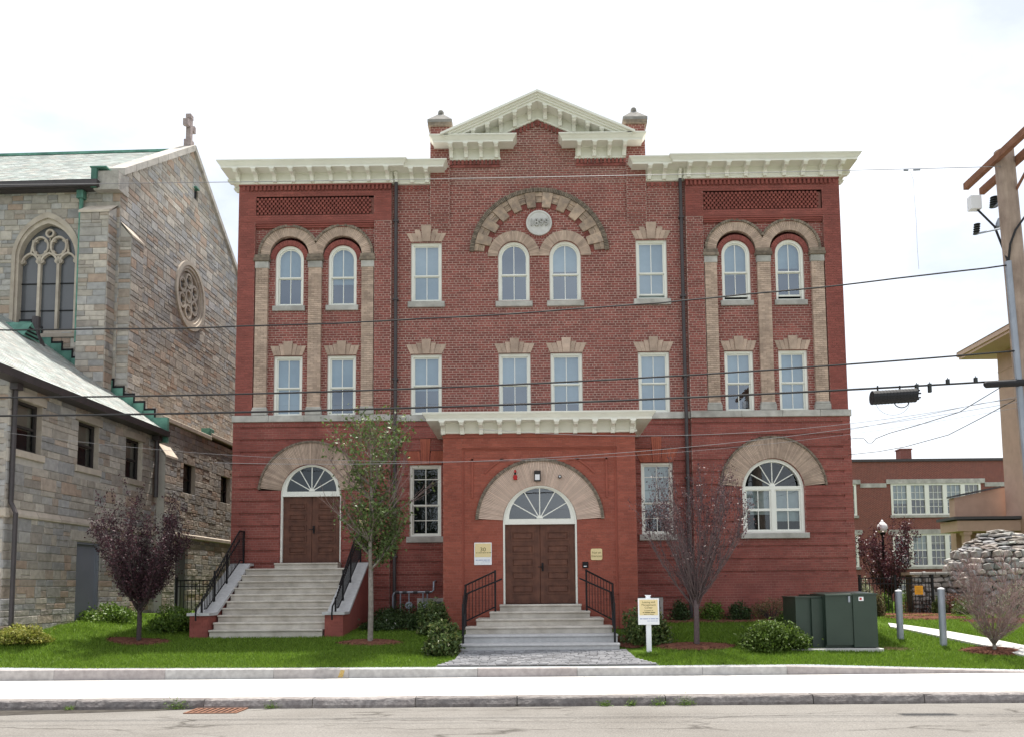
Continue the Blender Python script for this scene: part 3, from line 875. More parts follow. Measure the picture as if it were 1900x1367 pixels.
rb = MB(); rb.prism([(-2.7, 14.3), (2.7, 14.3), (2.7, 15.2), (0, 16.45), (-2.7, 15.2)], .05, 5.0); rb.build('attic_gable', M['brickA'], B)

# ---------------- porch
PO, PYF = -.062, -2.4
bC, mC = MB(), MB()
single = []
xl, xr = -2.608, 2.478
pl, pr_ = -2.113, 1.986
bricks(bC, mC, xl, pl, 1.0, 6.17, PYF, single=single)
bricks(bC, mC, pr_, xr, 1.0, 6.17, PYF, single=single)
bricks(bC, mC, pl, pr_, 5.79, 6.17, PYF)
bricks(bC, mC, pl, pr_, 1.0, 5.79, PYF + .06, holes=hole(PO, .975, 1.0, 4.79, True) + [('c', PO, 3.80, 1.70, 3.88)], single=single)
# shallow spandrel frames either side of the arch
for sg in (-1, 1):
    m_ = bC
    xa = PO + sg * 1.80
    m_.box(min(xa, xa - sg * .05), max(xa, xa - sg * .05), PYF + .03, PYF + .07, 4.45, 5.50)
    m_.box(min(xa, xa - sg * 1.0), max(xa, xa - sg * 1.0), PYF + .03, PYF + .07, 5.455, 5.50)
    m_.ring(arc(PO, 3.80, 1.98, radians(42), radians(63), 10) if sg > 0 else arc(PO, 3.80, 1.98, radians(117), radians(138), 10),
            arc(PO, 3.80, 1.93, radians(42), radians(63), 10) if sg > 0 else arc(PO, 3.80, 1.93, radians(117), radians(138), 10), PYF + .03, PYF + .07, closed=False)
for a, b_, zt in ((pl, pr_, 5.79),):
    mC.quad((a, PYF + .004, zt), (b_, PYF + .004, zt), (b_, PYF + .07, zt), (a, PYF + .07, zt))
    for xx in (a, b_): mC.quad((xx, PYF + .004, 1.0), (xx, PYF + .07, 1.0), (xx, PYF + .07, zt), (xx, PYF + .004, zt))
    for k in range(2):
        bC.box(a, b_, PYF + .02 + .02 * k, PYF + .07, zt - .03 * (k + 1), zt - .03 * k - .004)
        for xx, s in ((a, 1), (b_, -1)):
            p, q = sorted((xx + s * .03 * k, xx + s * .03 * (k + 1))); bC.box(p, q, PYF + .02 + .02 * k, PYF + .07, 1.9, zt - .06)
bC.box(xl - .02, xr + .02, PYF - .025, PYF + .02, 6.06, 6.12)
arch_surround(PO, 3.80, .98, 1.62, 1.70, 3.885, PYF + .06, 108, mname='tanlight')
dc = double_door(PO, 3.80, 1.66, .925, .98, PYF + .10, B, 'glass_mid')
m = MB(); m.ring(outline(PO, 1.02, 1.5, 4.83, True, 24), outline(PO, .97, 1.5, 4.78, True, 24), PYF + .07, PYF + .4); m.build('reveal', M['brickC'], dc)
m = MB(); m.box(xl + .005, xl + .3, PYF + .012, -.02, 1.0, 6.17); m.box(xr - .3, xr - .005, PYF + .012, -.02, 1.0, 6.17); m.box(xl + .3, xr - .3, PYF + .75, -.02, 1.0, 6.17); m.box(xl + .3, xr - .3, PYF + .3, -.02, 5.3, 6.17)
m.build('porch_side', M['brickC'], B)
pbx = [PY(770 + q / 2.6283, 790, PYF - .3).x for q in (133, 227, 320, 413, 505, 597, 690, 783, 877, 968, 1062)]
eaves(xl, xr, PYF, 6.17, 6.45, .50, True, True, -.03, pbx, name='porch_cornice')
bC.build('porch_brick', M['brickC'], B, kind='stuff'); mC.build('porch_mortar', M['mortarC'], B)
sb = MB(); sb.box(-BL / 2 + .0055, BL / 2 - .0055, 0, .03, -CH / 2 + .0055, CH / 2 - .0055, back=False)
sbm = sb.mesh('brick'); sbm.materials.append(M['brickC'])
for q in single: link('brick', sbm, None, B, loc=q)
# ---------------- assemble walls
bA.build('wall_brick', M['brickA'], B, kind='stuff'); mA.build('wall_mortar', M['mortarA'], B)
bB.build('pier_brick', M['brickB'], B, kind='stuff')
for q in pierm.values(): q.build('pier_mortar', M['mortarB'], B)
bD.build('ground_storey_brick', M['brickB'], B, kind='stuff')
for q in lowm.values(): q.build('ground_storey_mortar', M['mortarD'], B)
m = MB()
for sg in (-1, 1):
    a, b_ = sorted((sg * (XB - .004), sg * (XB - .3))); m.box(a, b_, YP + .012, 15.9, .8, 14.25)
    a, b_ = sorted((sg * (XB + .024), sg * (XB - .2))); m.box(a, b_, YL + .014, 15.8, .8, 6.99)
m.box(-XB + .1, XB - .1, .62, 16, .8, 14.3)
m.build('side_wall', M['brickB'], B)
m = MB(); m.box(-XB + .02, XB - .02, .8, 16.2, 14.3, 14.6); m.build('roof', M['pipe'], B)
# ---------------- drainpipes
for sg in (-1, 1):
    m = MB(); x = sg * 4.255
    m.tube([(x, -.11, 14.22), (x, -.11, 7.3), (x, -.145, 7.1), (x, -.145, 6.9), (x, -.125, 6.7), (x, -.125, 1.2)], .052, 10)
    for z in (13.0, 10.6, 8.2, 5.2, 3.0): m.box(x - .075, x + .075, -.17, -.02, z, z + .05)
    dp = m.build('drainpipe', M['pipe'], B)
    m = MB(); m.tube([(x, -.11, 14.22), (x, -.11, 14.40), (x, -.25, 14.47)], .056, 10); m.build('painted_outlet', M['cream'], dp)
# ================================================================== ground, road, pavements
M['asphalt'] = mat('worn asphalt', (.245, .232, .215), (.17, .162, .152), spec=.12, rough=.95, scale=38, bump=.8, bscale=70, dirt=.6, dscale=1.5, dcol=(.62, .6, .58), streak=.22, detail=9)
_n = M['asphalt'].node_tree.nodes; _l = M['asphalt'].node_tree.links
_b = _n['Principled BSDF']; _src = _b.inputs['Base Color'].links[0].from_socket
_g = _n.new('ShaderNodeNewGeometry'); _mp = _n.new('ShaderNodeMapping'); _mp.inputs['Scale'].default_value = (.30, .8, 1)
_dn = _n.new('ShaderNodeTexNoise'); _dn.inputs['Scale'].default_value = 2.2; _dn.inputs['Detail'].default_value = 4
_va = _n.new('ShaderNodeVectorMath'); _va.operation = 'MULTIPLY_ADD'; _va.inputs[1].default_value = (.9, .9, .9)
_vo = _n.new('ShaderNodeTexVoronoi'); _vo.feature = 'DISTANCE_TO_EDGE'; _vo.inputs['Scale'].default_value = .8
_cr = _n.new('ShaderNodeValToRGB'); _cr.color_ramp.elements[0].position = .0; _cr.color_ramp.elements[0].color = (.42, .41, .40, 1); _cr.color_ramp.elements[1].position = .03
_mk = _n.new('ShaderNodeTexNoise'); _mk.inputs['Scale'].default_value = .45
_mr = _n.new('ShaderNodeValToRGB'); _mr.color_ramp.elements[0].position = .40; _mr.color_ramp.elements[1].position = .55
_mx = _n.new('ShaderNodeMixRGB'); _mx.blend_type = 'MULTIPLY'
_l.new(_g.outputs['Position'], _mp.inputs['Vector']); _l.new(_mp.outputs[0], _dn.inputs['Vector']); _l.new(_dn.outputs['Color'], _va.inputs[0]); _l.new(_mp.outputs[0], _va.inputs[2])
_l.new(_va.outputs[0], _vo.inputs['Vector']); _l.new(_vo.outputs['Distance'], _cr.inputs['Fac']); _l.new(_g.outputs['Position'], _mk.inputs['Vector']); _l.new(_mk.outputs['Fac'], _mr.inputs['Fac'])
_l.new(_mr.outputs['Color'], _mx.inputs['Fac']); _l.new(_src, _mx.inputs['Color1']); _l.new(_cr.outputs['Color'], _mx.inputs['Color2']); _l.new(_mx.outputs[0], _b.inputs['Base Color'])
M['concrete'] = mat('bright concrete', (.56, .55, .525), (.50, .49, .47), rough=.9, scale=2.5, isl=.05, bump=.15, bscale=90, dirt=.25, dscale=1.1, dcol=(.8, .78, .75))
M['kerb'] = mat('rough granite kerb', (.27, .25, .24), (.17, .155, .15), rough=.95, scale=12, isl=.16, bump=.9, bscale=22, dirt=.6, dscale=2.5, dcol=(.55, .5, .5))
M['edging'] = mat('sawn granite edging', (.47, .46, .45), (.37, .36, .355), rough=.9, scale=10, bump=.3, bscale=60, ramp=[(1, 1, 1), (.97, .93, .92), (.86, .80, .80), (1, 1, 1)], dirt=.45, dscale=2.2, dcol=(.6, .58, .56))
M['soil'] = mat('lawn soil', (.075, .12, .02), (.05, .085, .016), rough=1, scale=5, spec=0)
M['paver'] = mat('granite paver', (.29, .29, .30), (.21, .21, .22), rough=.95, spec=.15, scale=9, isl=.25, bump=.5, bscale=40)
M['joint'] = mat('paver joint sand', (.22, .215, .21), rough=1)
M['mulch'] = mat('red brown bark mulch', (.17, .078, .052), (.085, .036, .026), rough=1, scale=14, isl=.4, bump=.9, bscale=45, spec=.05)
M['step'] = mat('weathered concrete step', (.60, .56, .50), (.47, .435, .385), rough=.92, scale=4, isl=.06, bump=.35, bscale=60, dirt=.6, dscale=1.6, dcol=(.62, .58, .53))
M['stepg'] = mat('sawn granite step', (.52, .52, .52), (.45, .45, .455), rough=.85, scale=12, bump=.2, bscale=90, dirt=.4, dscale=2, dcol=(.7, .7, .7))
m = MB(); m.quad((-400, -300, -.06), (400, -300, -.06), (400, -6.9, -.06), (-400, -6.9, -.06)); structure(m.build('ground', M['soil']))
m = MB(); NX = 60
for i in range(NX):
    for ya, yb, za, zb in ((-40, -16, -.03, .10), (-16, -9.99, .10, .05)):
        x0, x1 = -60 + 120 * i / NX, -60 + 120 * (i + 1) / NX
        m.quad((x0, ya, za), (x1, ya, za), (x1, yb, zb), (x0, yb, zb))
road = structure(m.build('road', M['asphalt']))
# far terrain behind the houses
m = MB(); m.quad((-400, 24, 1.0), (400, 24, 1.0), (400, 500, 1.0), (-400, 500, 1.0)); structure(m.build('back_ground', M['soil']))
# lawn surface
def grid_mesh(name, x0, x1, y0, y1, nx, ny, zf, matn):
    vs = []; fs = []
    for j in range(ny + 1):
        for i in range(nx + 1):
            x = x0 + (x1 - x0) * i / nx; y = y0 + (y1 - y0) * j / ny
            vs.append((x, y, zf(x, y)))
    for j in range(ny):
        for i in range(nx):
            a = j * (nx + 1) + i; fs.append((a, a + 1, a + nx + 2, a + nx + 1))
    m = MB(); m.v = vs; m.f = fs
    return structure(m.build(name, M[matn], smooth=True))
grid_mesh('lawn', -34, 30, -6.86, 24.2, 160, 90, lawn_z, 'soil')
# pavement of poured panels
pav = thing('pavement', None, None, (0, -8.4, .2)); pav['kind'] = 'structure'
x = -30.
while x < 30:
    e = x + 1.62
    g = .003
    za, zb = .20, .255
    m = MB(); m.add([(x + g, -9.70, za), (e - g, -9.70, za), (e - g, -7.0, zb), (x + g, -7.0, zb), (x + g, -9.70, .02), (e - g, -9.70, .02), (e - g, -7.0, .02), (x + g, -7.0, .02)],
                    [(0, 1, 2, 3), (4, 5, 1, 0), (5, 6, 2, 1), (6, 7, 3, 2), (7, 4, 0, 3)])
    m.build('pavement_slab', M['concrete'], pav)
    x = e
m = MB(); m.quad((-30, -9.7, .17), (30, -9.7, .17), (30, -7, .22), (-30, -7, .22)); m.build('slab_joint', M['joint'], pav)
# road kerb of split granite
kb = thing('road_kerb', None, None, (0, -9.85, .05)); kb['kind'] = 'structure'
x = -30.
while x < 30:
    L = rnd.uniform(1.6, 2.6); e = x + L
    m = MB(); n = max(6, int(L / .16))
    vs = []
    for i in range(n + 1):
        xx = x + .008 + (L - .016) * i / n
        j = rnd.uniform(-.012, .012) if 0 < i < n else .015
        zt = .205 + rnd.uniform(-.004, .004)
        vs += [(xx, -10.02 + j, -.02), (xx, -10.03 + j + rnd.uniform(-.008, .008), .10), (xx, -10.0 + j * .8, zt - .022 + rnd.uniform(-.01, .005)), (xx, -9.975, zt), (xx, -9.71, .208)]
    fs = []
    for i in range(n):
        for k in range(4): a = i * 5 + k; fs.append((a, a + 5, a + 6, a + 1))
    fs += [tuple(range(5)), tuple(range(n * 5 + 4, n * 5 - 1, -1))]
    m.add(vs, fs); m.build('kerb_stone', M['kerb'], kb)
    x = e
# granite edging that holds the lawn
ed = thing('lawn_edging', None, None, (0, -6.95, .3)); ed['kind'] = 'structure'
x = -30.
while x < 26:
    L = rnd.uniform(1.5, 2.7); e = x + L
    fz0, fz1 = front_z(x), front_z(e)
    m = MB()
    a, b_ = x + .004, e - .004
    m.add([(a, -7.02, .1), (b_, -7.02, .1), (b_, -7.02, fz1 - .012), (a, -7.02, fz0 - .012), (a, -7.005, fz0), (b_, -7.005, fz1), (b_, -6.85, fz1 + .004), (a, -6.85, fz0 + .004), (a, -6.85, .1), (b_, -6.85, .1)],
          [(0, 1, 2, 3), (3, 2, 5, 4), (4, 5, 6, 7), (7, 6, 9, 8), (0, 3, 4, 7, 8), (1, 9, 6, 5, 2)])
    m.build('edging_stone', M['edging'], ed)
    x = e
m = MB(); m.quad((PY(632, 1242, -7).x - .05, -7.0235, .27), (PY(632, 1242, -7).x + .05, -7.0235, .27), (PY(634, 1242, -7).x + .07, -7.0235, .42), (PY(634, 1242, -7).x - .02, -7.0235, .42))
m.build('survey_mark', mat('yellow survey paint', (.45, .27, .05), (.5, .4, .2), rough=.9, scale=40), ed)
# paved path to the steps
path = thing('paved_path', None, None, (0, -6.2, .6)); path['kind'] = 'structure'
def pz(y): return interp(y, [(-7, .438), (-5.4, .66)])
def half_l(y): return interp(y, [(-6.86, -2.3), (-6.3, -1.95), (-5.4, -1.88)])
def half_r(y): return interp(y, [(-6.86, 2.35), (-6.3, 1.95), (-5.4, 1.83)])
m = MB(); m.add([(half_l(-6.86), -6.86, pz(-6.86) + .012), (half_r(-6.86), -6.86, pz(-6.86) + .012), (half_r(-6.3), -6.3, pz(-6.3) + .012), (half_r(-5.3), -5.3, pz(-5.3) + .012), (half_l(-5.3), -5.3, pz(-5.3) + .012), (half_l(-6.3), -6.3, pz(-6.3) + .012)], [tuple(range(6))])
m.build('paver_bed', M['joint'], path)
y = -6.85; k = 0
pm = {}
while y < -5.4:
    dy = .105
    x = half_l(y + .05); xe = half_r(y + .05); first_ = True
    while x < xe - .02:
        w = rnd.choice((.17, .21, .25))
        if first_ and k % 2: w = .09
        first_ = False
        if xe - x - w < .07: w = round(xe - x, 2)
        if (round(w, 2)) not in pm:
            q = MB(); q.pillow(-w / 2 + .006, w / 2 - .006, -.028, 0, -dy / 2 + .006, dy / 2 - .006, .006)
            me = q.mesh('paver'); me.transform(Matrix.Rotation(-pi / 2, 4, 'X')); me.materials.append(M['paver']); pm[round(w, 2)] = me
        link('paver', pm[round(w, 2)], None, path, loc=(x + w / 2, y + dy / 2, pz(y + dy / 2) + .006 + rnd.uniform(-.002, .003)))
        x += w
    y += dy; k += 1
# damp patch along the gutter at the left
m = MB(); P = [(-10.6, -10.05), (-10.6, -10.78), (-9.6, -10.72), (-8.9, -10.66), (-8.3, -10.52), (-7.8, -10.46), (-7.2, -10.30), (-6.7, -10.24), (-6.3, -10.12), (-6.0, -10.05)]
m.add([(x, y, .054 - (y + 9.99) * .05 / 6.01) for x, y in P] , [tuple(range(len(P)))]); structure(m.build('gutter_damp', mat('damp asphalt', (.045, .040, .036), (.075, .068, .06), rough=.95, spec=.08, scale=6, bump=.4, bscale=60)))
# drain grate in the gutter
gx = PY(405, 1318, -10.25).x
t = thing('storm_drain', 'rusty iron drain grate in the gutter below the kerb', 'drain', (gx, -10.3, .055))
m = MB(); m.box(gx - .42, gx + .42, -10.62, -10.06, .03, .058); m.build('pit', M['iron'], t)
rust = mat('rusty iron', (.24, .12, .075), (.15, .075, .05), rough=.9, scale=18)
m = MB()
for a, b_, c_, d_ in ((-.44, .44, -10.64, -10.60), (-.44, .44, -10.08, -10.04), (-.44, -.40, -10.6, -10.08), (.40, .44, -10.6, -10.08)): m.box(gx + a, gx + b_, c_, d_, .05, .072)
m.build('rim', rust, t)
for i in range(8):
    m = MB(); xx = gx - .34 + i * .097; m.box(xx - .022, xx + .022, -10.60, -10.08, .055, .07); m.build('grate_bar', rust, t)

# ================================================================== left steps
def stepbox(x0, x1, yf, yb, zb, zt):
    m = MB(); m.pillow(x0 + .012, x1 - .012, yf + .035, yb, zb, zt - .052, .006); m.pillow(x0, x1, yf, yb, zt - .05, zt, .012)
    return m
st = thing('stone_steps', 'long flight of pale concrete steps with brick side walls and black railings', 'steps', (-6.8, -1.8, .93))
ZT, ZB, NR = 2.86, .93, 11
ys0, run = -.62, .292
xl_, xr_ = PY(388, 1168, -3.45).x, PY(600, 1168, -3.45).x - .0
riser = (ZT - .17 - ZB) / (NR - 1)
stepbox(-7.6, -5.78, -.62, -.1, ZT - .17, ZT - .01).build('step', M['step'], st)
for k in range(NR - 1):
    zt = ZT - .17 - riser * k
    yf = ys0 - run * (k + 1)
    stepbox(xl_ + .01, xr_ - .01, yf, yf + run + .35 if k else -.1, zt - riser - .03, zt).build('step', M['step'], st)
yend = ys0 - run * 9.55
for sg, xa, xb in ((-1, xl_ - .52, xl_), (1, xr_, xr_ + .52)):
    zlo, zhi = 1.46, 2.78
    prof2 = [(-.16, .6), (-.16, zhi), (-.45, zhi), (yend + .45, zlo), (yend - .05, zlo), (yend - .05, .6)]
    m = MB(); m.prismx(prof2, xa + .03, xb - .03); wl = m.build('side_wall', M['brickB'], st)
    cp = [(-.16, zhi), (-.16, zhi + .07), (-.47, zhi + .07), (yend + .43, zlo + .07), (yend - .12, zlo + .07), (yend - .12, zlo), (yend + .45, zlo), (-.45, zhi)]
    m = MB(); m.prismx(cp, xa - .02, xb + .02); m.build('coping', M['stepg'], wl)
    # brick face at the end of the wall
    bb, mm_ = MB(), MB(); bricks(bb, mm_, xa + .03, xb - .03, .6, zlo, yend - .06); bb.build('wall_brick', M['brickB'], wl, kind='stuff')
    xr0 = xb - .16 if sg > 0 else xa + .16
    xr0 = (xa + xb) / 2 - sg * .0
    def cz(y): return interp(y, [(yend - .12, zlo + .07), (yend + .43, zlo + .07), (-.47, zhi + .07), (-.16, zhi + .07)])
    rl = MB()
    yy0, yy1 = yend + .02, -.22
    H = .92
    def top(y): return interp(y, [(yend, zlo + .62), (-.62, zhi + .07 + H), (-.2, zhi + .07 + H)])
    rl.tube([(xr0, yend - .25, zlo - .12), (xr0, yend - .27, zlo + .05), (xr0, yend - .2, zlo + .22), (xr0, yend + .0, zlo + .30), (xr0, -.60, zhi + .07 + .66)], .021, 8)
    rl.tube([(xr0, yend + .55, cz(yend + .55) + .62), (xr0, -.62, zhi + .07 + H), (xr0, -.2, zhi + .07 + H)], .022, 8)
    rl.tube([(xr0, yend + .3, cz(yend + .3) + .09), (xr0, yend + .45, cz(yend + .45) + .09), (xr0, -.5, zhi + .16), (xr0, -.2, zhi + .16)], .016, 6)
    rail = rl.build('railing', M['iron'], st)
    for yy in (yend + .12, yend + .95, yend + 1.85, -.24):
        h = .95 if yy > -.6 else (.36 if yy < yend + .2 else .80)
        q = MB(); q.box(xr0 - .022, xr0 + .022, yy - .022, yy + .022, cz(yy) - .01, cz(yy) + h); q.build('post', M['iron'], rail)
    yy = yend + .3
    while yy < -.25:
        zt2 = interp(yy, [(yend, zlo + .36), (yend + .55, cz(yend + .55) + .62), (-.62, zhi + .07 + H), (-.2, zhi + .07 + H)])
        q = MB(); q.box(xr0 - .008, xr0 + .008, yy - .008, yy + .008, cz(yy) + .09, zt2); q.build('baluster', M['iron'], rail)
        yy += .105
# ================================================================== centre steps
sc = thing('granite_steps', 'short flight of granite steps spreading from the porch doors with black railings', 'steps', (-.06, -4.2, .65))
fy = [-2.80, -3.25, -3.70, -4.20, -4.80, -5.45]
pxs = [(926.8, 1080), (908, 1096), (883, 1121), (863, 1137), (860, 1147), (851, 1150)]
ztop = [1.66 - .168 * k for k in range(6)]
for k in range(6):
    y0 = fy[k]; zt = ztop[k]
    a = PY(pxs[k][0], 1160, y0).x; b_ = PY(pxs[k][1], 1160, y0).x
    yb = -2.36 if k < 3 else (fy[k - 1] + .3)
    m = stepbox(a, b_, y0, yb, zt - .172 if k < 5 else zt - .25, zt)
    m.build('step', M['stepg'] if k > 3 else M['step'], sc)
for sg in (-1, 1):
    rl = MB()
    x_in = -1.22 if sg < 0 else 1.10            # by the door
    x_out = PY(864 if sg < 0 else 1138, 1160, -3.75).x
    y_in, y_out, y_bot = -2.98, -3.72, -5.05
    z_in, z_out, z_bot = 1.49, 1.16, .82
    xo2 = PY(859 if sg < 0 else 1141, 1190, y_bot).x
    P0, P1, P2 = Vector((x_in, y_in, z_in)), Vector((x_out, y_out, z_out)), Vector((xo2, y_bot, z_bot))
    up = lambda v, h: Vector((v.x, v.y, v.z + h))
    rl.bar(up(P0, 1.02), up(P1, 1.0), .035); rl.bar(up(P1, 1.0), up(P2, .86), .035)
    rl.bar(up(P0, .12), up(P1, .12), .028); rl.bar(up(P1, .12), up(P2, .16), .028)
    off = Vector((-sg * .05, -.05, 0))
    rl.tube([up(P0, .82) + off + Vector((-sg * .12, 0, 0)), up(P1, .80) + off, up(P2, .66) + off, up(P2, .40) + off + Vector((0, -.1, 0))], .021, 8)
    rail = rl.build('railing', M['iron'], sc)
    for P, h in ((P0, 1.05), (P1, 1.02), (P2, .9)):
        q = MB(); q.box(P.x - .024, P.x + .024, P.y - .024, P.y + .024, P.z - .06, P.z + h); q.build('post', M['iron'], rail)
    for A_, B_, n, h0, h1 in ((P0, P1, 9, 1.01, .99), (P1, P2, 11, .99, .86)):
        for i in range(1, n):
            v = A_.lerp(B_, i / n)
            q = MB(); q.box(v.x - .008, v.x + .008, v.y - .008, v.y + .008, v.z + .12, v.z + h0 + (h1 - h0) * i / n); q.build('baluster', M['iron'], rail)
# ================================================================== church on the left
TH = radians(1.6)
ER, ED = Vector((cos(TH), -sin(TH), 0)), Vector((sin(TH), cos(TH), 0))
OC = Vector((-12.1256, 1.8, 0))
def CL(a, b, z): return OC + ER * a + ED * b + Vector((0, 0, z))
def tf_front(b0): return lambda p: CL(p[0], b0 + p[1], p[2])          # faces the street
def tf_side(a0): return lambda p: CL(a0 - p[1], p[0], p[2])            # faces the brick building
tf_loc = lambda p: CL(p[0], p[1], p[2])
def ashlar(u0, u1, z0, z1, holes=(), lim=None, hmin=.13, hmax=.30):
    """random coursed stones: list of (u0,u1,z0,z1)"""
    out = []
    z = z0
    while z < z1 - .03:
        h = rnd.choice((.14, .17, .2, .2, .24, .28, .32)); h = min(h, z1 - z)
        if z1 - z - h < .08: h = z1 - z
        a, b = (u0, u1) if lim is None else lim(z + h / 2)
        for s, e in cut([(a, b)], holes, z, z + h):
            x = s
            while x < e - .01:
                w = rnd.uniform(.22, .72) if h > .15 else rnd.uniform(.3, .6)
                if e - x - w < .18: w = e - x
                if h > .23 and rnd.random() < .4:
                    k = rnd.uniform(.35, .65) * h
                    out.append((x, x + w, z, z + k)); 
                    if w > .45:
                        q = rnd.uniform(.4, .6) * w; out.append((x, x + q, z + k, z + h)); out.append((x + q, x + w, z + k, z + h))
                    else: out.append((x, x + w, z + k, z + h))
                else: out.append((x, x + w, z, z + h))
                x += w
        z += h
    return out
def lay(stones, tf, parent, count, mm, dep=.08):
    """the `count` largest stones become objects, the rest one mesh"""
    st_ = sorted(stones, key=lambda s: -(s[1] - s[0]) * (s[3] - s[2]))
    rest = MB(tf)
    for i, (a, b, c, d) in enumerate(st_):
        j = rnd.uniform(0, .012)
        mb = MB(tf) if i < count else rest
        mb.pillow(a + .006, b - .006, -.012 - j, dep, c + .006, d - .006, .011)
        if i < count: mb.build('ashlar_stone', M['stone'], parent)
    if rest.v: rest.build('ashlar_stonework', M['stone'], parent, kind='stuff')
def backing(tf, polys, parent, d=.003):
    m = MB(tf)
    for P in polys: m.add([(x, d, z) for x, z in P], [tuple(range(len(P)))])
    return m
def backrows(tf, u0, u1, z0, z1, holes, lim=None, d=.003, dz=.05):
    m = MB(tf); z = z0
    while z < z1 - 1e-6:
        h = min(dz, z1 - z); a, b = (u0, u1) if lim is None else lim(z + h / 2)
        for s, e in cut([(a, b)], holes, z, z + h): m.quad((s, d, z), (e, d, z), (e, d, z + h), (s, d, z + h))
        z += h
    return m
# -------- church wing (low range with the slate roof)
Wg = thing('church_wing', 'low stone church range with pale slate roof and dark sash windows, left edge', 'church', tuple(CL(-2, -4, 1.2)))
wins = [(-7.02, -6.0), (-4.40, -3.37), (-1.88, -.88)]
wh = [('r', a, b, 5.42, 6.62) for a, b in wins] + [('r', -4.27, -3.12, 1.0, 3.40), ('r', -20, 20, 3.80, 4.02)]
for a, b in wins: wh += [('r', a - .16, b + .16, 6.62, 6.84), ('r', a - .12, b + .12, 5.24, 5.42)]
S = ashlar(-7.3, 0, 1.0, 7.05, wh)
vis = [s for s in S if s[0] > -7.8]; 
lay(vis, tf_side(0), Wg, 290, None)
backrows(tf_side(0), -7.3, 0, 1.0, 7.05, wh).build('mortar', M['stonemortar'], Wg)
m = MB(tf_side(0)); x = -7.3
while x < 0:
    e = min(0, x + rnd.uniform(.9, 1.5)); q = MB(tf_side(0)); q.add([(x + .004, -.07, 3.84), (e - .004, -.07, 3.84), (e - .004, -.07, 3.90), (x + .004, -.07, 3.90), (x + .004, 0.0, 4.02), (e - .004, 0, 4.02), (x + .004, .05, 3.80), (e - .004, .05, 3.80)], [(0, 1, 2, 3), (3, 2, 5, 4), (6, 7, 1, 0)]); q.build('course_stone', M['lime'], Wg); x = e
M['tanblind'] = mat('tan window shade', (.27, .23, .18), (.24, .205, .16), rough=.9)
def church_sash(a, b, z0, z1, tf, parent, lime=True):
    m = MB(tf); y = .13
    m.ring([(a, z0), (b, z0), (b, z1), (a, z1)], [(a + .07, z0 + .07), (b - .07, z0 + .07), (b - .07, z1 - .07), (a + .07, z1 - .07)], y, y + .08)
    zm = (z0 + z1) / 2
    m.box(a + .05, b - .05, y + .02, y + .07, zm - .03, zm + .03)
    w = m.build('window', M['oldwood'], parent)
    for p, q in ((z0, zm), (zm, z1)):
        g = MB(tf); g.quad((a, y + .05, p), (b, y + .05, p), (b, y + .05, q), (a, y + .05, q)); g.build('pane', M['glass_dark'], w)
    g = MB(tf); g.quad((a, y + .12, zm - .05), (b, y + .12, zm - .05), (b, y + .12, z1), (a, y + .12, z1)); g.build('blind', M['tanblind'], w)
    g = MB(tf); g.quad((a, y + .35, z0), (b, y + .35, z0), (b, y + .35, z1), (a, y + .35, z1)); g.build('room_interior', M['interior'], w)
    g = MB(tf); g.ring([(a - .02, z0 - .02), (b + .02, z0 - .02), (b + .02, z1 + .02), (a - .02, z1 + .02)], [(a, z0), (b, z0), (b, z1), (a, z1)], -.005, .4); g.build('reveal', M['lime'], w)
    if lime:
        g = MB(tf); g.pillow(a - .155, b + .155, -.03, .1, z1 + .005, z1 + .215, .01); g.build('lintel', M['lime'], w)
        g = MB(tf); g.pillow(a - .115, b + .115, -.06, .12, z0 - .175, z0 - .004, .012); g.build('sill', M['lime'], w)
    return w
for a, b in wins: church_sash(a, b, 5.42, 6.62, tf_side(0), Wg)
m = MB(tf_side(0)); m.box(-4.27, -3.12, .10, .14, 1.0, 3.40); d = m.build('door', M['greydoor'], Wg)
m = MB(tf_side(0)); m.ring([(-4.29, .9), (-3.10, .9), (-3.10, 3.42), (-4.29, 3.42)], [(-4.22, .9), (-3.17, .9), (-3.17, 3.35), (-4.22, 3.35)], .02, .12); m.build('frame', M['greydoor'], d)
m = MB(tf_side(0)); m.pillow(-4.6, -2.8, -.03, .1, 3.42, 3.70, .015); m.build('lintel', M['stone'], d)
# buttress at the near end, and its rain pipe
bt = MB(tf_loc)
bt.box(-4.9, -.02, -7.27, -7.1, .9, 7.0); bo = bt.build('end_wall', M['stonemortar'], Wg)
bs = ashlar(-4.9, .0, .9, 7.0, [('r', -6, 2, 3.80, 4.02)]); lay(bs, tf_front(-7.28), bo, 0, None)
m = MB(tf_front(-7.28)); m.pillow(-4.9, .06, -.08, .1, 3.80, 4.02, .03); m.build('course_stone', M['lime'], bo)
def rainpipe(a, b, ztop, zbot, parent, r=.055, matn='pipe', head=True, jog=None):
    m = MB(tf_loc)
    if jog: m.tube([(a, b, ztop), (a, b, jog + .15), (a + .12, b, jog - .1), (a + .12, b, zbot)], r, 8)
    else: m.tube([(a, b, ztop), (a, b, zbot)], r, 8)
    if head: m.box(a - .11, a + .11, b - .11, b + .11, ztop - .28, ztop - .02)
    return m.build('rain_pipe', M[matn], parent)
rainpipe(.08, -7.18, 7.05, 1.1, Wg, .055, jog=4.0)
rainpipe(.16, -.25, 7.05, 5.0, Wg, .07)
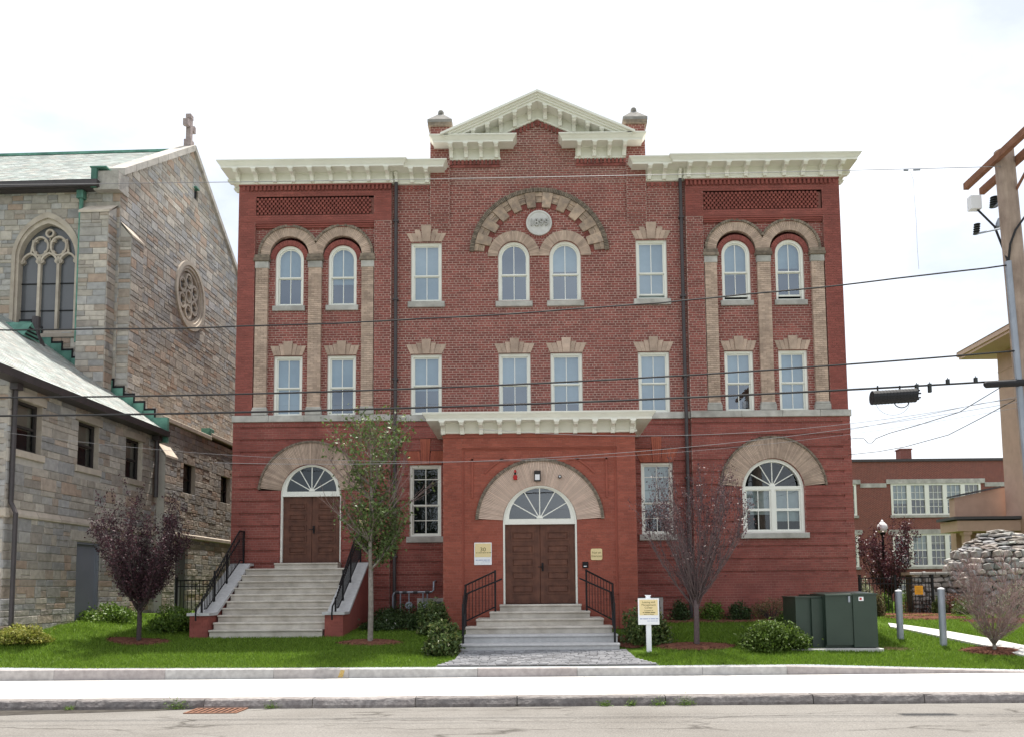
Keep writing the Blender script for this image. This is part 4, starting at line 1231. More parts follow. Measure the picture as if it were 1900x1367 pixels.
# roof of the wing
SL = .718
def rz(a): return 7.12 + SL * (.30 - a)
def slates(tf3, u0, u1, v1, row, wid, parent, name='slates'):
    """tf3(u, v, h): u along the eave, v up the slope, h off the roof"""
    m = MB(); v = 0; k = 0
    while v < v1:
        u = u0 - (k % 2) * wid * .5
        while u < u1:
            p, q = max(u, u0) + .004, min(u + wid, u1) - .004
            if q - p > .03:
                j = rnd.uniform(0, .004); e = min(v + row * 1.08, v1)
                vs = [tf3(p, v, .016 + j), tf3(q, v, .016 + j), tf3(q, e, .004), tf3(p, e, .004), tf3(p, v, 0), tf3(q, v, 0)]
                m.add(vs, [(0, 1, 2, 3), (4, 5, 1, 0)])
            u += wid
        v += row; k += 1
    return m.build(name, M['slate'], parent, kind='stuff')
n_ = Vector((SL, 1)).normalized(); sl = sqrt(1 + SL * SL)
amax = 4.7
m = MB(tf_loc); m.add([(.30, -8.6, rz(.3) - .02), (.30, 0, rz(.3) - .02), (-amax, 0, rz(-amax) - .02), (-amax, -8.6, rz(-amax) - .02)], [(0, 1, 2, 3)])
wr = m.build('roof', M['slate'], Wg)
slates(lambda u, v, h: CL(.30 - v / sl + h * n_.x, u, rz(.30 - v / sl) + h * n_.y), -8.6, 0, (amax + .3) * sl, .13, .23, wr)
m = MB(tf_loc)
m.add([(.30, -8.6, 7.10), (.30, .02, 7.10), (.44, .02, 7.10), (.44, -8.6, 7.10), (.30, -8.6, 6.93), (.30, .02, 6.93), (.42, .02, 6.93), (.42, -8.6, 6.93), (.0, -8.6, 6.93), (0, .02, 6.93)], [(0, 1, 2, 3), (3, 2, 6, 7), (4, 5, 9, 8), (7, 6, 5, 4)])
m.build('gutter', M['pipe'], Wg)
# vents on the roof slope
v = CL(-3.9, -1.9, rz(-3.9))
m = MB(tf_loc); a0_, b0_ = -3.55, -.75
m.tube([(a0_, b0_, rz(a0_) - .1), (a0_, b0_, rz(a0_) + .75)], .12, 12); m.lathe((a0_, b0_, rz(a0_)), [(.30, -.22), (.2, .05), (.13, .16), (.12, .2)], 12); m.build('vent_pipe', M['pipe'], Wg)
m = MB(tf_loc); a0_, b0_ = -3.7, -1.5
zr = rz(a0_)
m.add([(a0_ + .5, b0_ - .42, zr - .30), (a0_ + .5, b0_ + .42, zr - .30), (a0_ + .5, b0_, zr + .22), (a0_ - .42, b0_, zr + .26)], [(0, 1, 2), (0, 2, 3), (1, 3, 2)])
lv = m.build('louvred_vent', M['copper'], Wg)
for k in range(3):
    q = MB(tf_loc); w_ = .32 - k * .09; zz = zr - .24 + k * .12
    q.box(a0_ + .5, a0_ + .515, b0_ - w_, b0_ + w_, zz, zz + .05); q.build('louvre', M['iron'], lv)
# stepped copper flashing
NS = 13
for i in range(NS):
    a = -4.55 + i * (4.45 / NS); a2 = a + 4.45 / NS
    zb, zt = rz(a2) - .1, rz(a) + .13
    f = MB(tf_front(-.04)); f.box(a - .0, a2 + .03, -.012, .03, zb, zt); fl = f.build('flashing', M['copper'], Wg)
    f = MB(tf_front(-.04)); f.box(a - .03, a2 + .05, -.004, .03, zt - .005, zt + .07); f.box(a2 + .03, a2 + .075, -.004, .03, zb + .2, zt + .07); f.build('tar_edge', M['iron'], fl)
m = MB(tf_front(-.05)); m.box(-.10, .38, -.02, .1, 6.75, 7.55); m.build('flashing', M['copper'], Wg)
# low block beyond the wing
lh = [('r', 2.0, 2.95, 5.33, 6.48), ('r', 5.25, 6.15, 5.30, 6.46), ('r', 1.55, 2.5, 1.0, 3.6)]
for a, b, z0, z1 in ((2.0, 2.95, 5.33, 6.48), (5.25, 6.15, 5.30, 6.46)): church_sash(a, b, z0, z1, tf_side(0), Wg, lime=False)
S = ashlar(.0, 12, 1.0, 7.55, lh + [('r', -20, 20, 3.86, 4.02)]); lay([s for s in S], tf_side(0), Wg, 0, None)
backrows(tf_side(0), 0, 12, 1.0, 7.55, lh, d=.004).build('mortar', M['stonemortar'], Wg)
m = MB(tf_side(0)); m.pillow(.0, 12, -.05, .05, 3.86, 4.02, .03); m.build('course_stone', M['lime'], Wg)
m = MB(tf_side(0)); m.box(1.55, 2.5, .08, .12, 1.0, 3.6); m.build('door', M['greydoor'], Wg)
x = .3
while x < 12:
    e = x + 1.3; m = MB(tf_side(0)); zz = 7.55 + (.12 if x > 4 else 0); m.pillow(x, e - .006, -.08, 1.3, zz, zz + .16, .02); m.build('coping_stone', M['lime'], Wg); x = e
m = MB(tf_side(0)); m.pillow(4.1, 4.5, -.03, .3, 7.7, 8.0, .02); m.build('scupper', M['copper'], Wg)
m = MB(tf_side(0)); m.add([(.12, -.25, 1.0), (.95, -.25, 1.0), (.95, -.25, 6.35), (.12, -.25, 6.35), (.12, 0, 6.75), (.95, 0, 6.75), (.12, 0, 1), (.95, 0, 1)], [(0, 1, 2, 3), (1, 7, 5, 2), (6, 0, 3, 4)]); b2 = m.build('buttress', M['stonemortar'], Wg)
lay(ashlar(.12, .95, 1.0, 6.35), tf_side(.255), b2, 0, None)
m = MB(tf_side(0)); m.add([(.10, -.29, 6.33), (.97, -.29, 6.33), (.97, -.29, 6.40), (.10, -.29, 6.40), (.10, .02, 6.82), (.97, .02, 6.82)], [(0, 1, 2, 3), (3, 2, 5, 4), (0, 3, 4), (1, 5, 2)]); m.build('cap_stone', M['lime'], b2)

# -------- transept
Ch = thing('stone_church', 'tall grey stone church gable with rose window, traceried window and slate roof', 'church', tuple(CL(-6, 5, 1.2)))
GA, GW, HE, HA = -1.4, 10.6, 15.55, 19.15           # gable plane, width, eave and apex heights
WC, GH, GS, GR = -3.76, .93, 12.84, 1.18
fh = [('r', WC - 1.12, WC + 1.12, 10.3, GS), ('g', WC, 1.12, GS, 1.55)]
S = ashlar(-9.5, GA, 7.0, 15.1, fh, lim=lambda z: (-9.5, GA))
S = [s for s in S if s[3] > rz(s[0]) - .6]
lay([s for s in S if s[0] > -6.2], tf_front(0), Ch, 60, None)
backrows(tf_front(0), -9.5, GA, 6.8, 15.1, fh).build('mortar', M['stonemortar'], Ch)
hs = (HA - HE) / (GW / 2)
def glim(z):
    if z < HE: return (0, GW)
    t = (z - HE) / hs; return (t, GW - t)
RC, RZ_, RR = 5.35, 13.35, 1.62
RV = 1.18
def ell(ra, rb, n=40): return [(RC + ra * cos(2 * pi * i / n), RZ_ + rb * sin(2 * pi * i / n)) for i in range(n)]
gh = [('c', RC, RZ_, 1.30, 0), ('r', 5.5, 5.85, 17.35, 17.75)]
S = ashlar(0, GW, 7.5, HA, gh, lim=glim)
lay(S, tf_side(GA), Ch, 230, None)
backrows(tf_side(GA), 0, GW, 7.5, HA, gh, lim=glim).build('mortar', M['stonemortar'], Ch)
# rose window
m = MB(tf_side(GA)); circ = lambda r, n=40: [(RC + r * cos(2 * pi * i / n), RZ_ + r * sin(2 * pi * i / n)) for i in range(n)]
m.ring(circ(1.32), circ(1.16), -.08, .1); m.ring(circ(1.16), circ(1.05), -.03, .15); m.ring(circ(1.05), circ(.95), .03, .2)
rw = m.build('rose_window', M['lime'], Ch)
m = MB(tf_side(GA)); P = circ(1.0); m.add([(x, .14, z) for x, z in P], [tuple(range(40))]); m.build('tracery_panel', M['lime'], rw)
for k in range(6):
    a = pi / 2 + k * pi / 3; cx_, cz_ = RC + .60 * cos(a), RZ_ + .60 * sin(a)
    m = MB(tf_side(GA)); cc = lambda r: [(cx_ + r * cos(2 * pi * i / 20), cz_ + r * sin(2 * pi * i / 20)) for i in range(20)]
    m.ring(cc(.30), cc(.22), .03, .16)
    for j in range(4):
        b = a + pi / 4 + j * pi / 2; ex, ez = cx_ + .20 * cos(b), cz_ + .20 * sin(b)
        m.prism([(ex + .07 * cos(t * pi / 4), ez + .07 * sin(t * pi / 4)) for t in range(8)], .05, .16)
    m.build('tracery_ring', M['lime'], rw)
    m = MB(tf_side(GA)); m.prism([(cx_ + .15 * cos(2 * pi * i / 16), cz_ + .15 * sin(2 * pi * i / 16)) for i in range(16)], .125, .135); m.build('light', M['churchglass'], rw)
m = MB(tf_side(GA)); m.ring(circ(.27, 20), circ(.19, 20), .03, .16)
m.build('tracery_ring', M['lime'], rw)
m = MB(tf_side(GA)); m.box(5.5, 5.85, .06, .2, 17.35, 17.75); m.build('vent_slit', M['iron'], Ch)
m = MB(tf_side(GA)); m.box(5.4, 5.7, -.14, .05, 17.72, 17.78); m.build('vent_hood', M['copper'], Ch)
# gable coping
for s in (0, 1):
    n = 7
    for i in range(n):
        t0, t1 = i / n, (i + 1) / n - .004
        f = lambda t: (t * GW / 2, HE + (HA - HE) * t) if s == 0 else (GW - t * GW / 2, HE + (HA - HE) * t)
        (u0_, z0_), (u1_, z1_) = f(t0), f(t1)
        m = MB(tf_side(GA)); m.add([(u0_, -.12, z0_), (u1_, -.12, z1_), (u1_, -.12, z1_ + .24), (u0_, -.12, z0_ + .24), (u0_, .5, z0_), (u1_, .5, z1_), (u1_, .5, z1_ + .24), (u0_, .5, z0_ + .24)],
            [(0, 1, 2, 3), (3, 2, 6, 7), (0, 4, 5, 1), (4, 7, 6, 5), (1, 5, 6, 2), (4, 0, 3, 7)]); m.build('coping_stone', M['limegrey'], Ch)
# kneeler with copper cheek
m = MB(tf_loc); m.box(GA - .75, GA + .07, -.28, .35, 14.95, HE + .02); m.build('kneeler', M['stone'], Ch)
m = MB(tf_loc); m.box(GA - .80, GA - .62, -.36, .4, 15.0, HE + .10); m.box(GA - .84, GA - .3, -.38, .42, HE + .10, HE + .14); m.build('flashing', M['copper'], Ch)
# apex cross
cxp = CL(GA - .15, GW / 2, HA + .2)
m = MB(tf_loc); b0 = GW / 2; a0 = GA - .16
m.box(a0 - .14, a0 + .14, b0 - .16, b0 + .16, HA + .1, HA + .42); m.box(a0 - .09, a0 + .09, b0 - .10, b0 + .10, HA + .42, HA + 1.42)
m.box(a0 - .085, a0 + .085, b0 - .36, b0 + .36, HA + .92, HA + 1.10)
for q in (-.30, .30): m.box(a0 - .1, a0 + .1, b0 + q - .07, b0 + q + .07, HA + .88, HA + 1.14)
m.box(a0 - .1, a0 + .1, b0 - .13, b0 + .13, HA + 1.30, HA + 1.46)
m.build('cross', mat('purplish cross stone', (.36, .30, .29), (.27, .22, .22), rough=.9, scale=9, bump=.4), Ch)
# roof slope facing the street
m = MB(tf_loc); m.add([(-14, -.3, 15.2), (GA - .5, -.3, 15.2), (GA - .5, GW / 2, HA), (-14, GW / 2, HA)], [(0, 1, 2, 3)])
m.add([(-14, GW, 15.2), (GA - .5, GW, 15.2), (GA - .5, GW / 2, HA), (-14, GW / 2, HA)], [(0, 1, 2, 3)])
rf = m.build('roof', M['slate'], Ch)
rl_ = sqrt((GW / 2 + .3) ** 2 + (HA - 15.2) ** 2); ry, rzz = (GW / 2 + .3) / rl_, (HA - 15.2) / rl_
slates(lambda u, v, h: CL(u, -.3 + v * ry - h * rzz, 15.2 + v * rzz + h * ry), -9.5, GA - .5, rl_, .19, .3, rf)
m = MB(tf_loc); m.box(-14, GA - .5, GW / 2 - .1, GW / 2 + .1, HA - .03, HA + .07); m.build('ridge', M['copper'], Ch)
m = MB(tf_loc); m.box(-14, GA - .55, -.46, -.28, 15.02, 15.22); m.box(-14, GA - .6, -.3, .02, 15.0, 15.06); m.build('gutter', M['pipe'], Ch)
rainpipe(-2.62, -.12, 15.0, 10.0, Ch, .065, 'copper')
# corner buttresses
m = MB(tf_front(0)); m.add([(-2.42, -.5, 6), (-1.5, -.5, 6), (-1.5, -.5, 14.1), (-2.42, -.5, 14.1), (-2.42, 0, 14.45), (-1.5, 0, 14.45), (-2.42, 0, 6), (-1.5, 0, 6)], [(0, 1, 2, 3), (1, 7, 5, 2), (6, 0, 3, 4)]); bu = m.build('buttress', M['stonemortar'], Ch)
lay(ashlar(-2.42, -1.5, 7, 14.1), tf_front(-.505), bu, 0, None)
m = MB(tf_loc); lay(ashlar(-.5, 0, 7, 14.1), tf_side(-1.5 + .005), bu, 0, None)
m = MB(tf_front(0)); m.add([(-2.46, -.55, 14.08), (-1.46, -.55, 14.08), (-1.46, -.55, 14.16), (-2.46, -.55, 14.16), (-2.46, .02, 14.56), (-1.46, .02, 14.56)], [(0, 1, 2, 3), (3, 2, 5, 4), (0, 3, 4), (1, 5, 2)]); m.build('cap_stone', M['lime'], bu)
m = MB(tf_side(GA)); m.add([(.05, -.38, 7), (.85, -.38, 7), (.85, -.38, 13.5), (.05, -.38, 13.5), (.05, 0, 13.95), (.85, 0, 13.95), (.05, 0, 7), (.85, 0, 7)], [(0, 1, 2, 3), (1, 7, 5, 2), (6, 0, 3, 4)]); bu = m.build('buttress', M['stonemortar'], Ch)
lay(ashlar(.05, .85, 7, 13.5), tf_side(GA + .385), bu, 0, None)
lay(ashlar(GA, GA + .38, 7, 13.5), tf_front(.045), bu, 0, None)
m = MB(tf_side(GA)); m.add([(.02, -.42, 13.48), (.88, -.42, 13.48), (.88, -.42, 13.56), (.02, -.42, 13.56), (.02, .02, 14.05), (.88, .02, 14.05)], [(0, 1, 2, 3), (3, 2, 5, 4), (0, 3, 4), (1, 5, 2)]); m.build('cap_stone', M['lime'], bu)
# traceried window
def pointed(c, h, z0, zs, R, n=14):
    P = [(c - h, z0), (c + h, z0)]; ce = R - h; amax_ = math.acos(ce / R)
    P += [(c - ce + R * cos(amax_ * i / n), zs + R * sin(amax_ * i / n)) for i in range(n + 1)]
    P += [(c + ce - R * cos(amax_ * i / n), zs + R * sin(amax_ * i / n)) for i in range(n - 1, -1, -1)]
    return P
m = MB(tf_front(0))
m.ring(pointed(WC, 1.14, 10.2, GS, 1.57), pointed(WC, 1.02, 10.32, GS, 1.36), -.06, .1)
m.ring(pointed(WC, 1.02, 10.32, GS, 1.36), pointed(WC, GH, 10.43, GS, GR), .0, .25)
tw = m.build('traceried_window', M['lime'], Ch)
g = MB(tf_front(0)); P = pointed(WC, GH + .02, 10.4, GS, GR + .02); g.add([(x, .22, z) for x, z in P], [tuple(range(len(P)))]); g.build('glazing', M['churchglass'], tw)
lw_ = GH * 2 / 3
for k in (-1, 1):
    m = MB(tf_front(0)); m.box(WC + k * lw_ / 2 - .045, WC + k * lw_ / 2 + .045, .10, .22, 10.43, 12.95); m.build('mullion', M['lime'], tw)
for z in (11.15, 12.05):
    m = MB(tf_front(0)); m.box(WC - GH, WC + GH, .19, .215, z - .015, z + .015); m.build('glazing_bar', M['iron'], tw)
for k in (-1, 0, 1):
    c = WC + k * lw_
    m = MB(tf_front(0)); zs = 12.68
    m.ring(pointed(c, lw_ / 2, zs - .02, zs, .40)[2:], pointed(c, lw_ / 2 - .06, zs - .02, zs, .34)[2:], .10, .22, closed=False)
    for s in (-1, 1): m.prism([(c + s * (.24 + .07 * cos(t * pi / 4)), zs + .10 + .075 * sin(t * pi / 4)) for t in range(8)], .12, .22)
    m.build('lancet_head', M['lime'], tw)
for k in (-1, 1):
    c, zc = WC + k * .30, 13.27
    m = MB(tf_front(0)); e = lambda r1, r2: [(c + r1 * cos(2 * pi * i / 24) + k * .0, zc + r2 * sin(2 * pi * i / 24)) for i in range(24)]
    m.ring(e(.285, .34), e(.225, .28), .10, .22)
    for a in (0, pi / 2, pi, 1.5 * pi):
        ex, ez = c + .24 * cos(a + pi / 4), zc + .28 * sin(a + pi / 4)
        m.prism([(ex + .06 * cos(t * pi / 4), ez + .06 * sin(t * pi / 4)) for t in range(8)], .12, .22)
    m.build('tracery_foil', M['lime'], tw)
m = MB(tf_front(0)); m.ring([(WC + .15 * cos(2 * pi * i / 16), 13.70 + .15 * sin(2 * pi * i / 16)) for i in range(16)], [(WC + .09 * cos(2 * pi * i / 16), 13.70 + .09 * sin(2 * pi * i / 16)) for i in range(16)], .10, .22)
for s in (-1, 1):
    m.bar((WC + s * .62, .16, 13.05), (WC + s * .55, .16, 13.5), .06); m.bar((WC, .16, 12.95), (WC, .16, 13.6), .06)
m.build('tracery_bars', M['lime'], tw)
# far side so that nothing is open
m = MB(tf_loc); m.box(-13.5, GA - .3, .4, GW - .05, 1, 14.9); m.box(-5.2, -.35, -7.0, -.1, 1, 6.9); m.box(-5, -.45, .3, 11.8, 1, 7.5); m.build('inner_wall', M['interior'], Ch)
# ================================================================== far brick school on the right
M['farbrick'] = mat('far brown red brick', (.20, .062, .05), (.155, .05, .042), rough=.9, scale=5, bump=.2)
nt = M['farbrick'].node_tree
bt_ = nt.nodes.new('ShaderNodeTexBrick'); bt_.inputs['Scale'].default_value = 1.0
bt_.inputs['Color1'].default_value = (.215, .062, .048, 1); bt_.inputs['Color2'].default_value = (.15, .045, .038, 1); bt_.inputs['Mortar'].default_value = (.33, .20, .165, 1)
bt_.inputs['Brick Width'].default_value = .215; bt_.inputs['Row Height'].default_value = .072; bt_.inputs['Mortar Size'].default_value = .008
ge_ = nt.nodes.new('ShaderNodeNewGeometry'); sp_ = nt.nodes.new('ShaderNodeSeparateXYZ'); cb_ = nt.nodes.new('ShaderNodeCombineXYZ')
ad_ = nt.nodes.new('ShaderNodeMath'); ad_.operation = 'ADD'
nt.links.new(ge_.outputs['Position'], sp_.inputs[0]); nt.links.new(sp_.outputs['X'], ad_.inputs[0]); nt.links.new(sp_.outputs['Y'], ad_.inputs[1])
nt.links.new(ad_.outputs[0], cb_.inputs['X']); nt.links.new(sp_.outputs['Z'], cb_.inputs['Y']); nt.links.new(cb_.outputs[0], bt_.inputs['Vector'])
nt.links.new(bt_.outputs['Color'], nt.nodes['Principled BSDF'].inputs['Base Color'])
FY = 36.
F = thing('brick_school', 'far two storey brown brick school with banks of white windows and a chimney', 'building', (28, FY, 1.2))
groups = [(25.06, 31.4, 7.02, 9.25, 5), (25.06, 31.4, 3.40, 5.68, 5), (18.5, 22.62, 7.02, 9.25, 3), (18.5, 22.62, 3.40, 5.68, 3), (25.06, 31.4, .9, 2.2, 5)]
fh_ = [('r', a, b, c, d) for a, b, c, d, n in groups]
backrows(lambda p: (p[0], FY + p[1], p[2]), 12, 48, .5, 10.9, fh_, d=0, dz=.02 if False else .1).build('wall', M['farbrick'], F)
m = MB(); m.box(12, 48, FY + .4, FY + 14, .5, 10.8); m.build('rear_wall', M['farbrick'], F)
m = MB(); m.box(11.9, 48.1, FY - .12, FY + 14.1, 10.84, 11.02); m.build('parapet', M['pipe'], F)
m = MB(); m.box(26.3, 27.1, FY + 1, FY + 1.8, 10.9, 11.85); ch_ = m.build('chimney', M['farbrick'], F)
m = MB(); m.box(26.24, 27.16, FY + .94, FY + 1.86, 11.85, 11.93); m.build('chimney_cap', M['farbrick'], ch_)
for (a, b, z0, z1, n) in groups:
    m = MB(); m.box(a - .3, b + .3, FY - .10, FY + .1, z1 - .005, z1 + .32); m.build('stone_lintel', M['limestone'], F)
    m = MB(); m.box(a - .1, b + .1, FY - .10, FY + .1, z0 - .18, z0); m.build('stone_sill', M['limestone'], F)
    wd = (b - a) / n
    for k in range(n):
        p, q = a + k * wd, a + (k + 1) * wd
        m = MB(); m.ring([(p, z0), (q, z0), (q, z1), (p, z1)], [(p + .15, z0 + .10), (q - .15, z0 + .10), (q - .15, z1 - .12), (p + .15, z1 - .12)], FY - .04, FY + .12)
        x0, x1 = p + .15, q - .15
        zm = (z0 + z1) / 2
        m.box(x0, x1, FY + .02, FY + .08, zm - .035, zm + .035)
        for j in (1, 2): m.box(x0 + (x1 - x0) * j / 3 - .015, x0 + (x1 - x0) * j / 3 + .015, FY + .03, FY + .08, z0 + .1, z1 - .1)
        for z in ((z0 + .1 + zm) / 2, (zm + z1 - .12) / 2): m.box(x0, x1, FY + .03, FY + .08, z - .015, z + .015)
        w = m.build('window', M['white'], F)
        for za, zb in ((z0, zm), (zm, z1)):
            g = MB(); g.quad((x0, FY + .07, za), (x1, FY + .07, za), (x1, FY + .07, zb), (x0, FY + .07, zb)); g.build('pane', M['glass_mid'], w)
        g = MB(); zl = zm + rnd.uniform(-.6, .5); g.quad((x0, FY + .15, zl), (x1, FY + .15, zl), (x1, FY + .15, z1), (x0, FY + .15, z1)); g.build('blind', M['tanblind'] if rnd.random() < .6 else M['blind'], w)
        g = MB(); g.quad((p, FY + .35, z0), (q, FY + .35, z0), (q, FY + .35, z1), (p, FY + .35, z1)); g.build('room_interior', M['interior'], w)
for a, b in ((22.92, 24.76), (31.7, 40)):
    m = MB(); m.box(a, b, FY - .06, FY + .05, 9.0, 9.3); m.build('band_course', M['limestone'], F)
# ================================================================== beige stucco building
M['stucco'] = mat('beige stucco', (.57, .41, .325), (.51, .365, .29), rough=.95, scale=3, bump=.3, bscale=60, dirt=.2, dscale=.5, dcol=(.8, .75, .72))
M['soffit'] = mat('peach soffit paint', (.63, .465, .375), (.59, .435, .35), rough=.8)
M['greymetal'] = mat('grey metal flashing', (.10, .105, .115), rough=.7)
SB = thing('stucco_building', 'tall beige stucco building with wide eaves at the right edge', 'building', (24, 10, 1.2))
bx_, by_ = 20.54, 13.0
m = MB(); m.box(bx_, 34, -2, by_, .5, 12.35); m.build('wall', M['stucco'], SB)
m = MB(); m.box(bx_ - .02, bx_, -2, by_ - .0, 11.45, 11.50); m.build('string_course', M['stucco'], SB)
m = MB(); m.box(bx_ - 1.25, 34, -3, by_ + .9, 12.30, 12.42); m.build('soffit', M['soffit'], SB)
m = MB(); m.box(bx_ - 1.32, 34, -3.1, by_ + .97, 12.42, 12.62); m.add([(bx_ - 1.36, -3.1, 12.62), (bx_ - 1.36, by_ + 1, 12.62), (bx_ + 4, by_ - 3, 14.2), (bx_ + 4, -1, 14.2)], [(0, 1, 2, 3)]); m.build('roof', M['soffit'], SB)
m = MB(); m.box(bx_ - .03, bx_ + .05, by_ - 2.2, by_ - 1.6, 2.2, 8.6); m.build('downpipe', M['soffit'], SB)
# lower rear part, with canopy on columns
m = MB(); m.add([(18.55, by_ + .5, 1), (26, by_ + .5, 1), (26, by_ + .5, 6.9), (20.6, by_ + .5, 6.35), (18.55, by_ + .5, 5.95), (18.55, by_ + 1.0, 1), (18.55, by_ + 1.0, 5.95), (26, by_ + 1.0, 6.9), (20.6, by_ + 1.0, 6.35)], [(0, 1, 2, 3, 4), (5, 0, 4, 6), (4, 3, 8, 6), (3, 2, 7, 8)]); low = m.build('rear_block', M['stucco'], SB)
m = MB(); m.add([(18.45, by_ + .42, 5.95), (20.6, by_ + .42, 6.37), (20.6, by_ + .42, 6.45), (18.45, by_ + .42, 6.03), (18.45, by_ + 1, 5.95), (20.6, by_ + 1, 6.37), (20.6, by_ + 1, 6.45), (18.45, by_ + 1, 6.03)], [(0, 1, 2, 3), (3, 2, 6, 7), (4, 0, 3, 7)]); m.build('metal_coping', M['greymetal'], low)
m = MB(); m.box(17.7, 21.2, by_ - 1.2, by_ + .5, 4.85, 4.97); m.build('canopy', M['greymetal'], SB)
m = MB(); m.box(17.85, 21.2, by_ - 1.1, by_ + .45, 4.35, 4.80); m.build('canopy_beam', M['soffit'], SB)
for x in (18.3, 19.6, 20.9):
    m = MB(); m.box(x - .13, x + .13, by_ - 1.0, by_ - .74, 1.0, 4.35); m.box(x - .18, x + .18, by_ - 1.05, by_ - .69, 4.2, 4.35); m.build('column', M['soffit'], SB)

# ================================================================== fieldstone grotto and its wall
M['field'] = mat('grey fieldstone', (1, 1, 1), (.75, .75, .76), rough=.9, scale=6, isl=.25, bump=.6, bscale=25, ramp=[(.38, .365, .35), (.46, .44, .41), (.33, .33, .335), (.50, .45, .41), (.42, .385, .345), (.36, .37, .35)])
M['gap'] = mat('dark joint mortar', (.085, .075, .065), (.06, .055, .05), rough=1)
gx_, gy_, gr_ = 15.1, 3.6, 1.72
Gt = thing('stone_grotto', 'beehive shaped grotto of rounded fieldstones with flat stones on top', 'grotto', (gx_, gy_, 1.1))
def dome_r(z):                       # radius of the beehive by height above 1.0
    return interp(z, [(1.0, 1.80), (2.1, 1.74), (2.7, 1.60), (3.1, 1.35), (3.45, .98), (3.7, .60), (3.86, .15)])
m = MB(); m.lathe((gx_, gy_, 0), [(dome_r(z) - .11, z) for z in (.9, 1.4, 2.1, 2.7, 3.1, 3.4, 3.6, 3.72)], 26); m.build('core', M['gap'], Gt, smooth=True)
ico = bmesh.new(); bmesh.ops.create_icosphere(ico, subdivisions=1, radius=1.0)
stone_meshes = []
for k in range(8):
    b_ = ico.copy()
    for v in b_.verts:
        v.co *= rnd.uniform(.78, 1.15)
        v.co = Vector([math.copysign(abs(c) ** .75, c) for c in v.co])
    me = bpy.data.meshes.new('fieldstone'); b_.to_mesh(me); b_.free(); me.materials.append(M['field'])
    stone_meshes.append(me)
def fieldstone(parent, pos, sx, sy, sz, rz_, tilt=0):
    o = link('fieldstone', rnd.choice(stone_meshes), None, parent, loc=pos)
    o.scale = (sx, sy, sz); o.rotation_euler = (tilt, rnd.uniform(-.15, .15), rz_)
    return o
z = 1.05
while z < 3.8:
    flat = z > 2.95
    h = rnd.uniform(.06, .11) if flat else rnd.uniform(.15, .27)
    R = dome_r(z + h / 2) - .03
    a = radians(165) + rnd.random() * .3
    while a < radians(348):
        w = rnd.uniform(.24, .62) if flat else rnd.choice((.16, .22, .28, .34, .46))
        da_ = w / max(R, .2)
        aa = a + da_ / 2
        hh2 = h * rnd.uniform(.75, 1.25)
        fieldstone(Gt, (gx_ + (R + rnd.uniform(-.05, .04)) * cos(aa), gy_ + (R + rnd.uniform(-.05, .04)) * sin(aa), z + h / 2 + rnd.uniform(-.04, .04)), w * .58, .20, hh2 * .62, aa + pi / 2 + rnd.uniform(-.15, .15), tilt=rnd.uniform(-.2, .2))
        a += da_
    z += h * .9
Gw = thing('fieldstone_wall', 'low mortared fieldstone wall with flat capstones beside the grotto', 'wall', (12.7, 3.6, 1.0))
wa, wb, wy = 12.1, 13.6, 3.35
m = MB(); m.box(wa, wb, wy + .06, wy + .5, .9, 2.42); m.build('core', M['gap'], Gw)
z = 1.0
while z < 2.38:
    h = rnd.uniform(.13, .2); x = wa
    while x < wb:
        w = rnd.uniform(.2, .4); fieldstone(Gw, (x + w / 2, wy + .1, z + h / 2), w * .54, .11, h * .58, 0); x += w
    z += h * .95
for i in range(4):
    m = MB(); m.pillow(wa - .1 + i * .42, wa + .3 + i * .42, wy - .08, wy + .6, 2.40, 2.49, .015); m.build('capstone', M['limestone'], Gw)

# ================================================================== fences
def picket_fence(t, P, Q, zb, zt, step, posts, rails=(0.06, .86)):
    P, Q = Vector((*P, 0)), Vector((*Q, 0)); L = (Q - P).length
    for f in posts:
        v = P.lerp(Q, f); m = MB(); m.box(v.x - .032, v.x + .032, v.y - .032, v.y + .032, zb - .15, zt + .06); m.box(v.x - .042, v.x + .042, v.y - .042, v.y + .042, zt + .06, zt + .085); m.build('post', M['iron'], t)
    for h in (zb + .12, zt - .02, zt - .2):
        m = MB(); m.bar((P.x, P.y, h), (Q.x, Q.y, h), .03); m.build('rail', M['iron'], t)
    n = int(L / step)
    for i in range(1, n):
        v = P.lerp(Q, i / n); m = MB(); m.box(v.x - .009, v.x + .009, v.y - .009, v.y + .009, zb + .05, zt); m.build('picket', M['iron'], t)
t = thing('iron_fence', 'black iron picket fence and gate between brick building and fieldstone wall', 'fence', (10.5, 2.4, 1.0))
picket_fence(t, (9.05, 2.4), (11.19, 2.5), 1.0, 2.32, .115, (.47, 1.0))
t2 = thing('iron_gate', 'black iron gate with an orange notice, left of the grotto', 'gate', (11.8, 2.5, 1.0))
picket_fence(t2, (11.27, 2.5), (12.36, 2.5), .98, 2.32, .105, (1.0,))
t = thing('gate_notice', 'small orange notice hung on the iron gate', 'sign', (11.91, 2.46, 1.77))
m = MB(); m.box(11.78, 12.04, 2.455, 2.47, 1.77, 2.05); m.build('plate', mat('orange notice', (.80, .36, .02), rough=.6), t)
ink = mat('brown ink', (.16, .10, .04), rough=.8)
m = MB()
for k in range(5): m.box(11.82 + (k % 2) * .02, 12.0 - (k % 3) * .02, 2.4530, 2.4545, 1.98 - k * .04, 1.988 - k * .04)
m.build('printed_lines', ink, t)
t = thing('alley_gate', 'black iron gate closing the alley beside the church', 'gate', (-10.3, 1.4, 1.2))
gp = PY(328, 1075, 1.3)
picket_fence(t, (gp.x, 1.3), (-8.7, 1.3), 1.05, gp.z, .115, (0.0,))

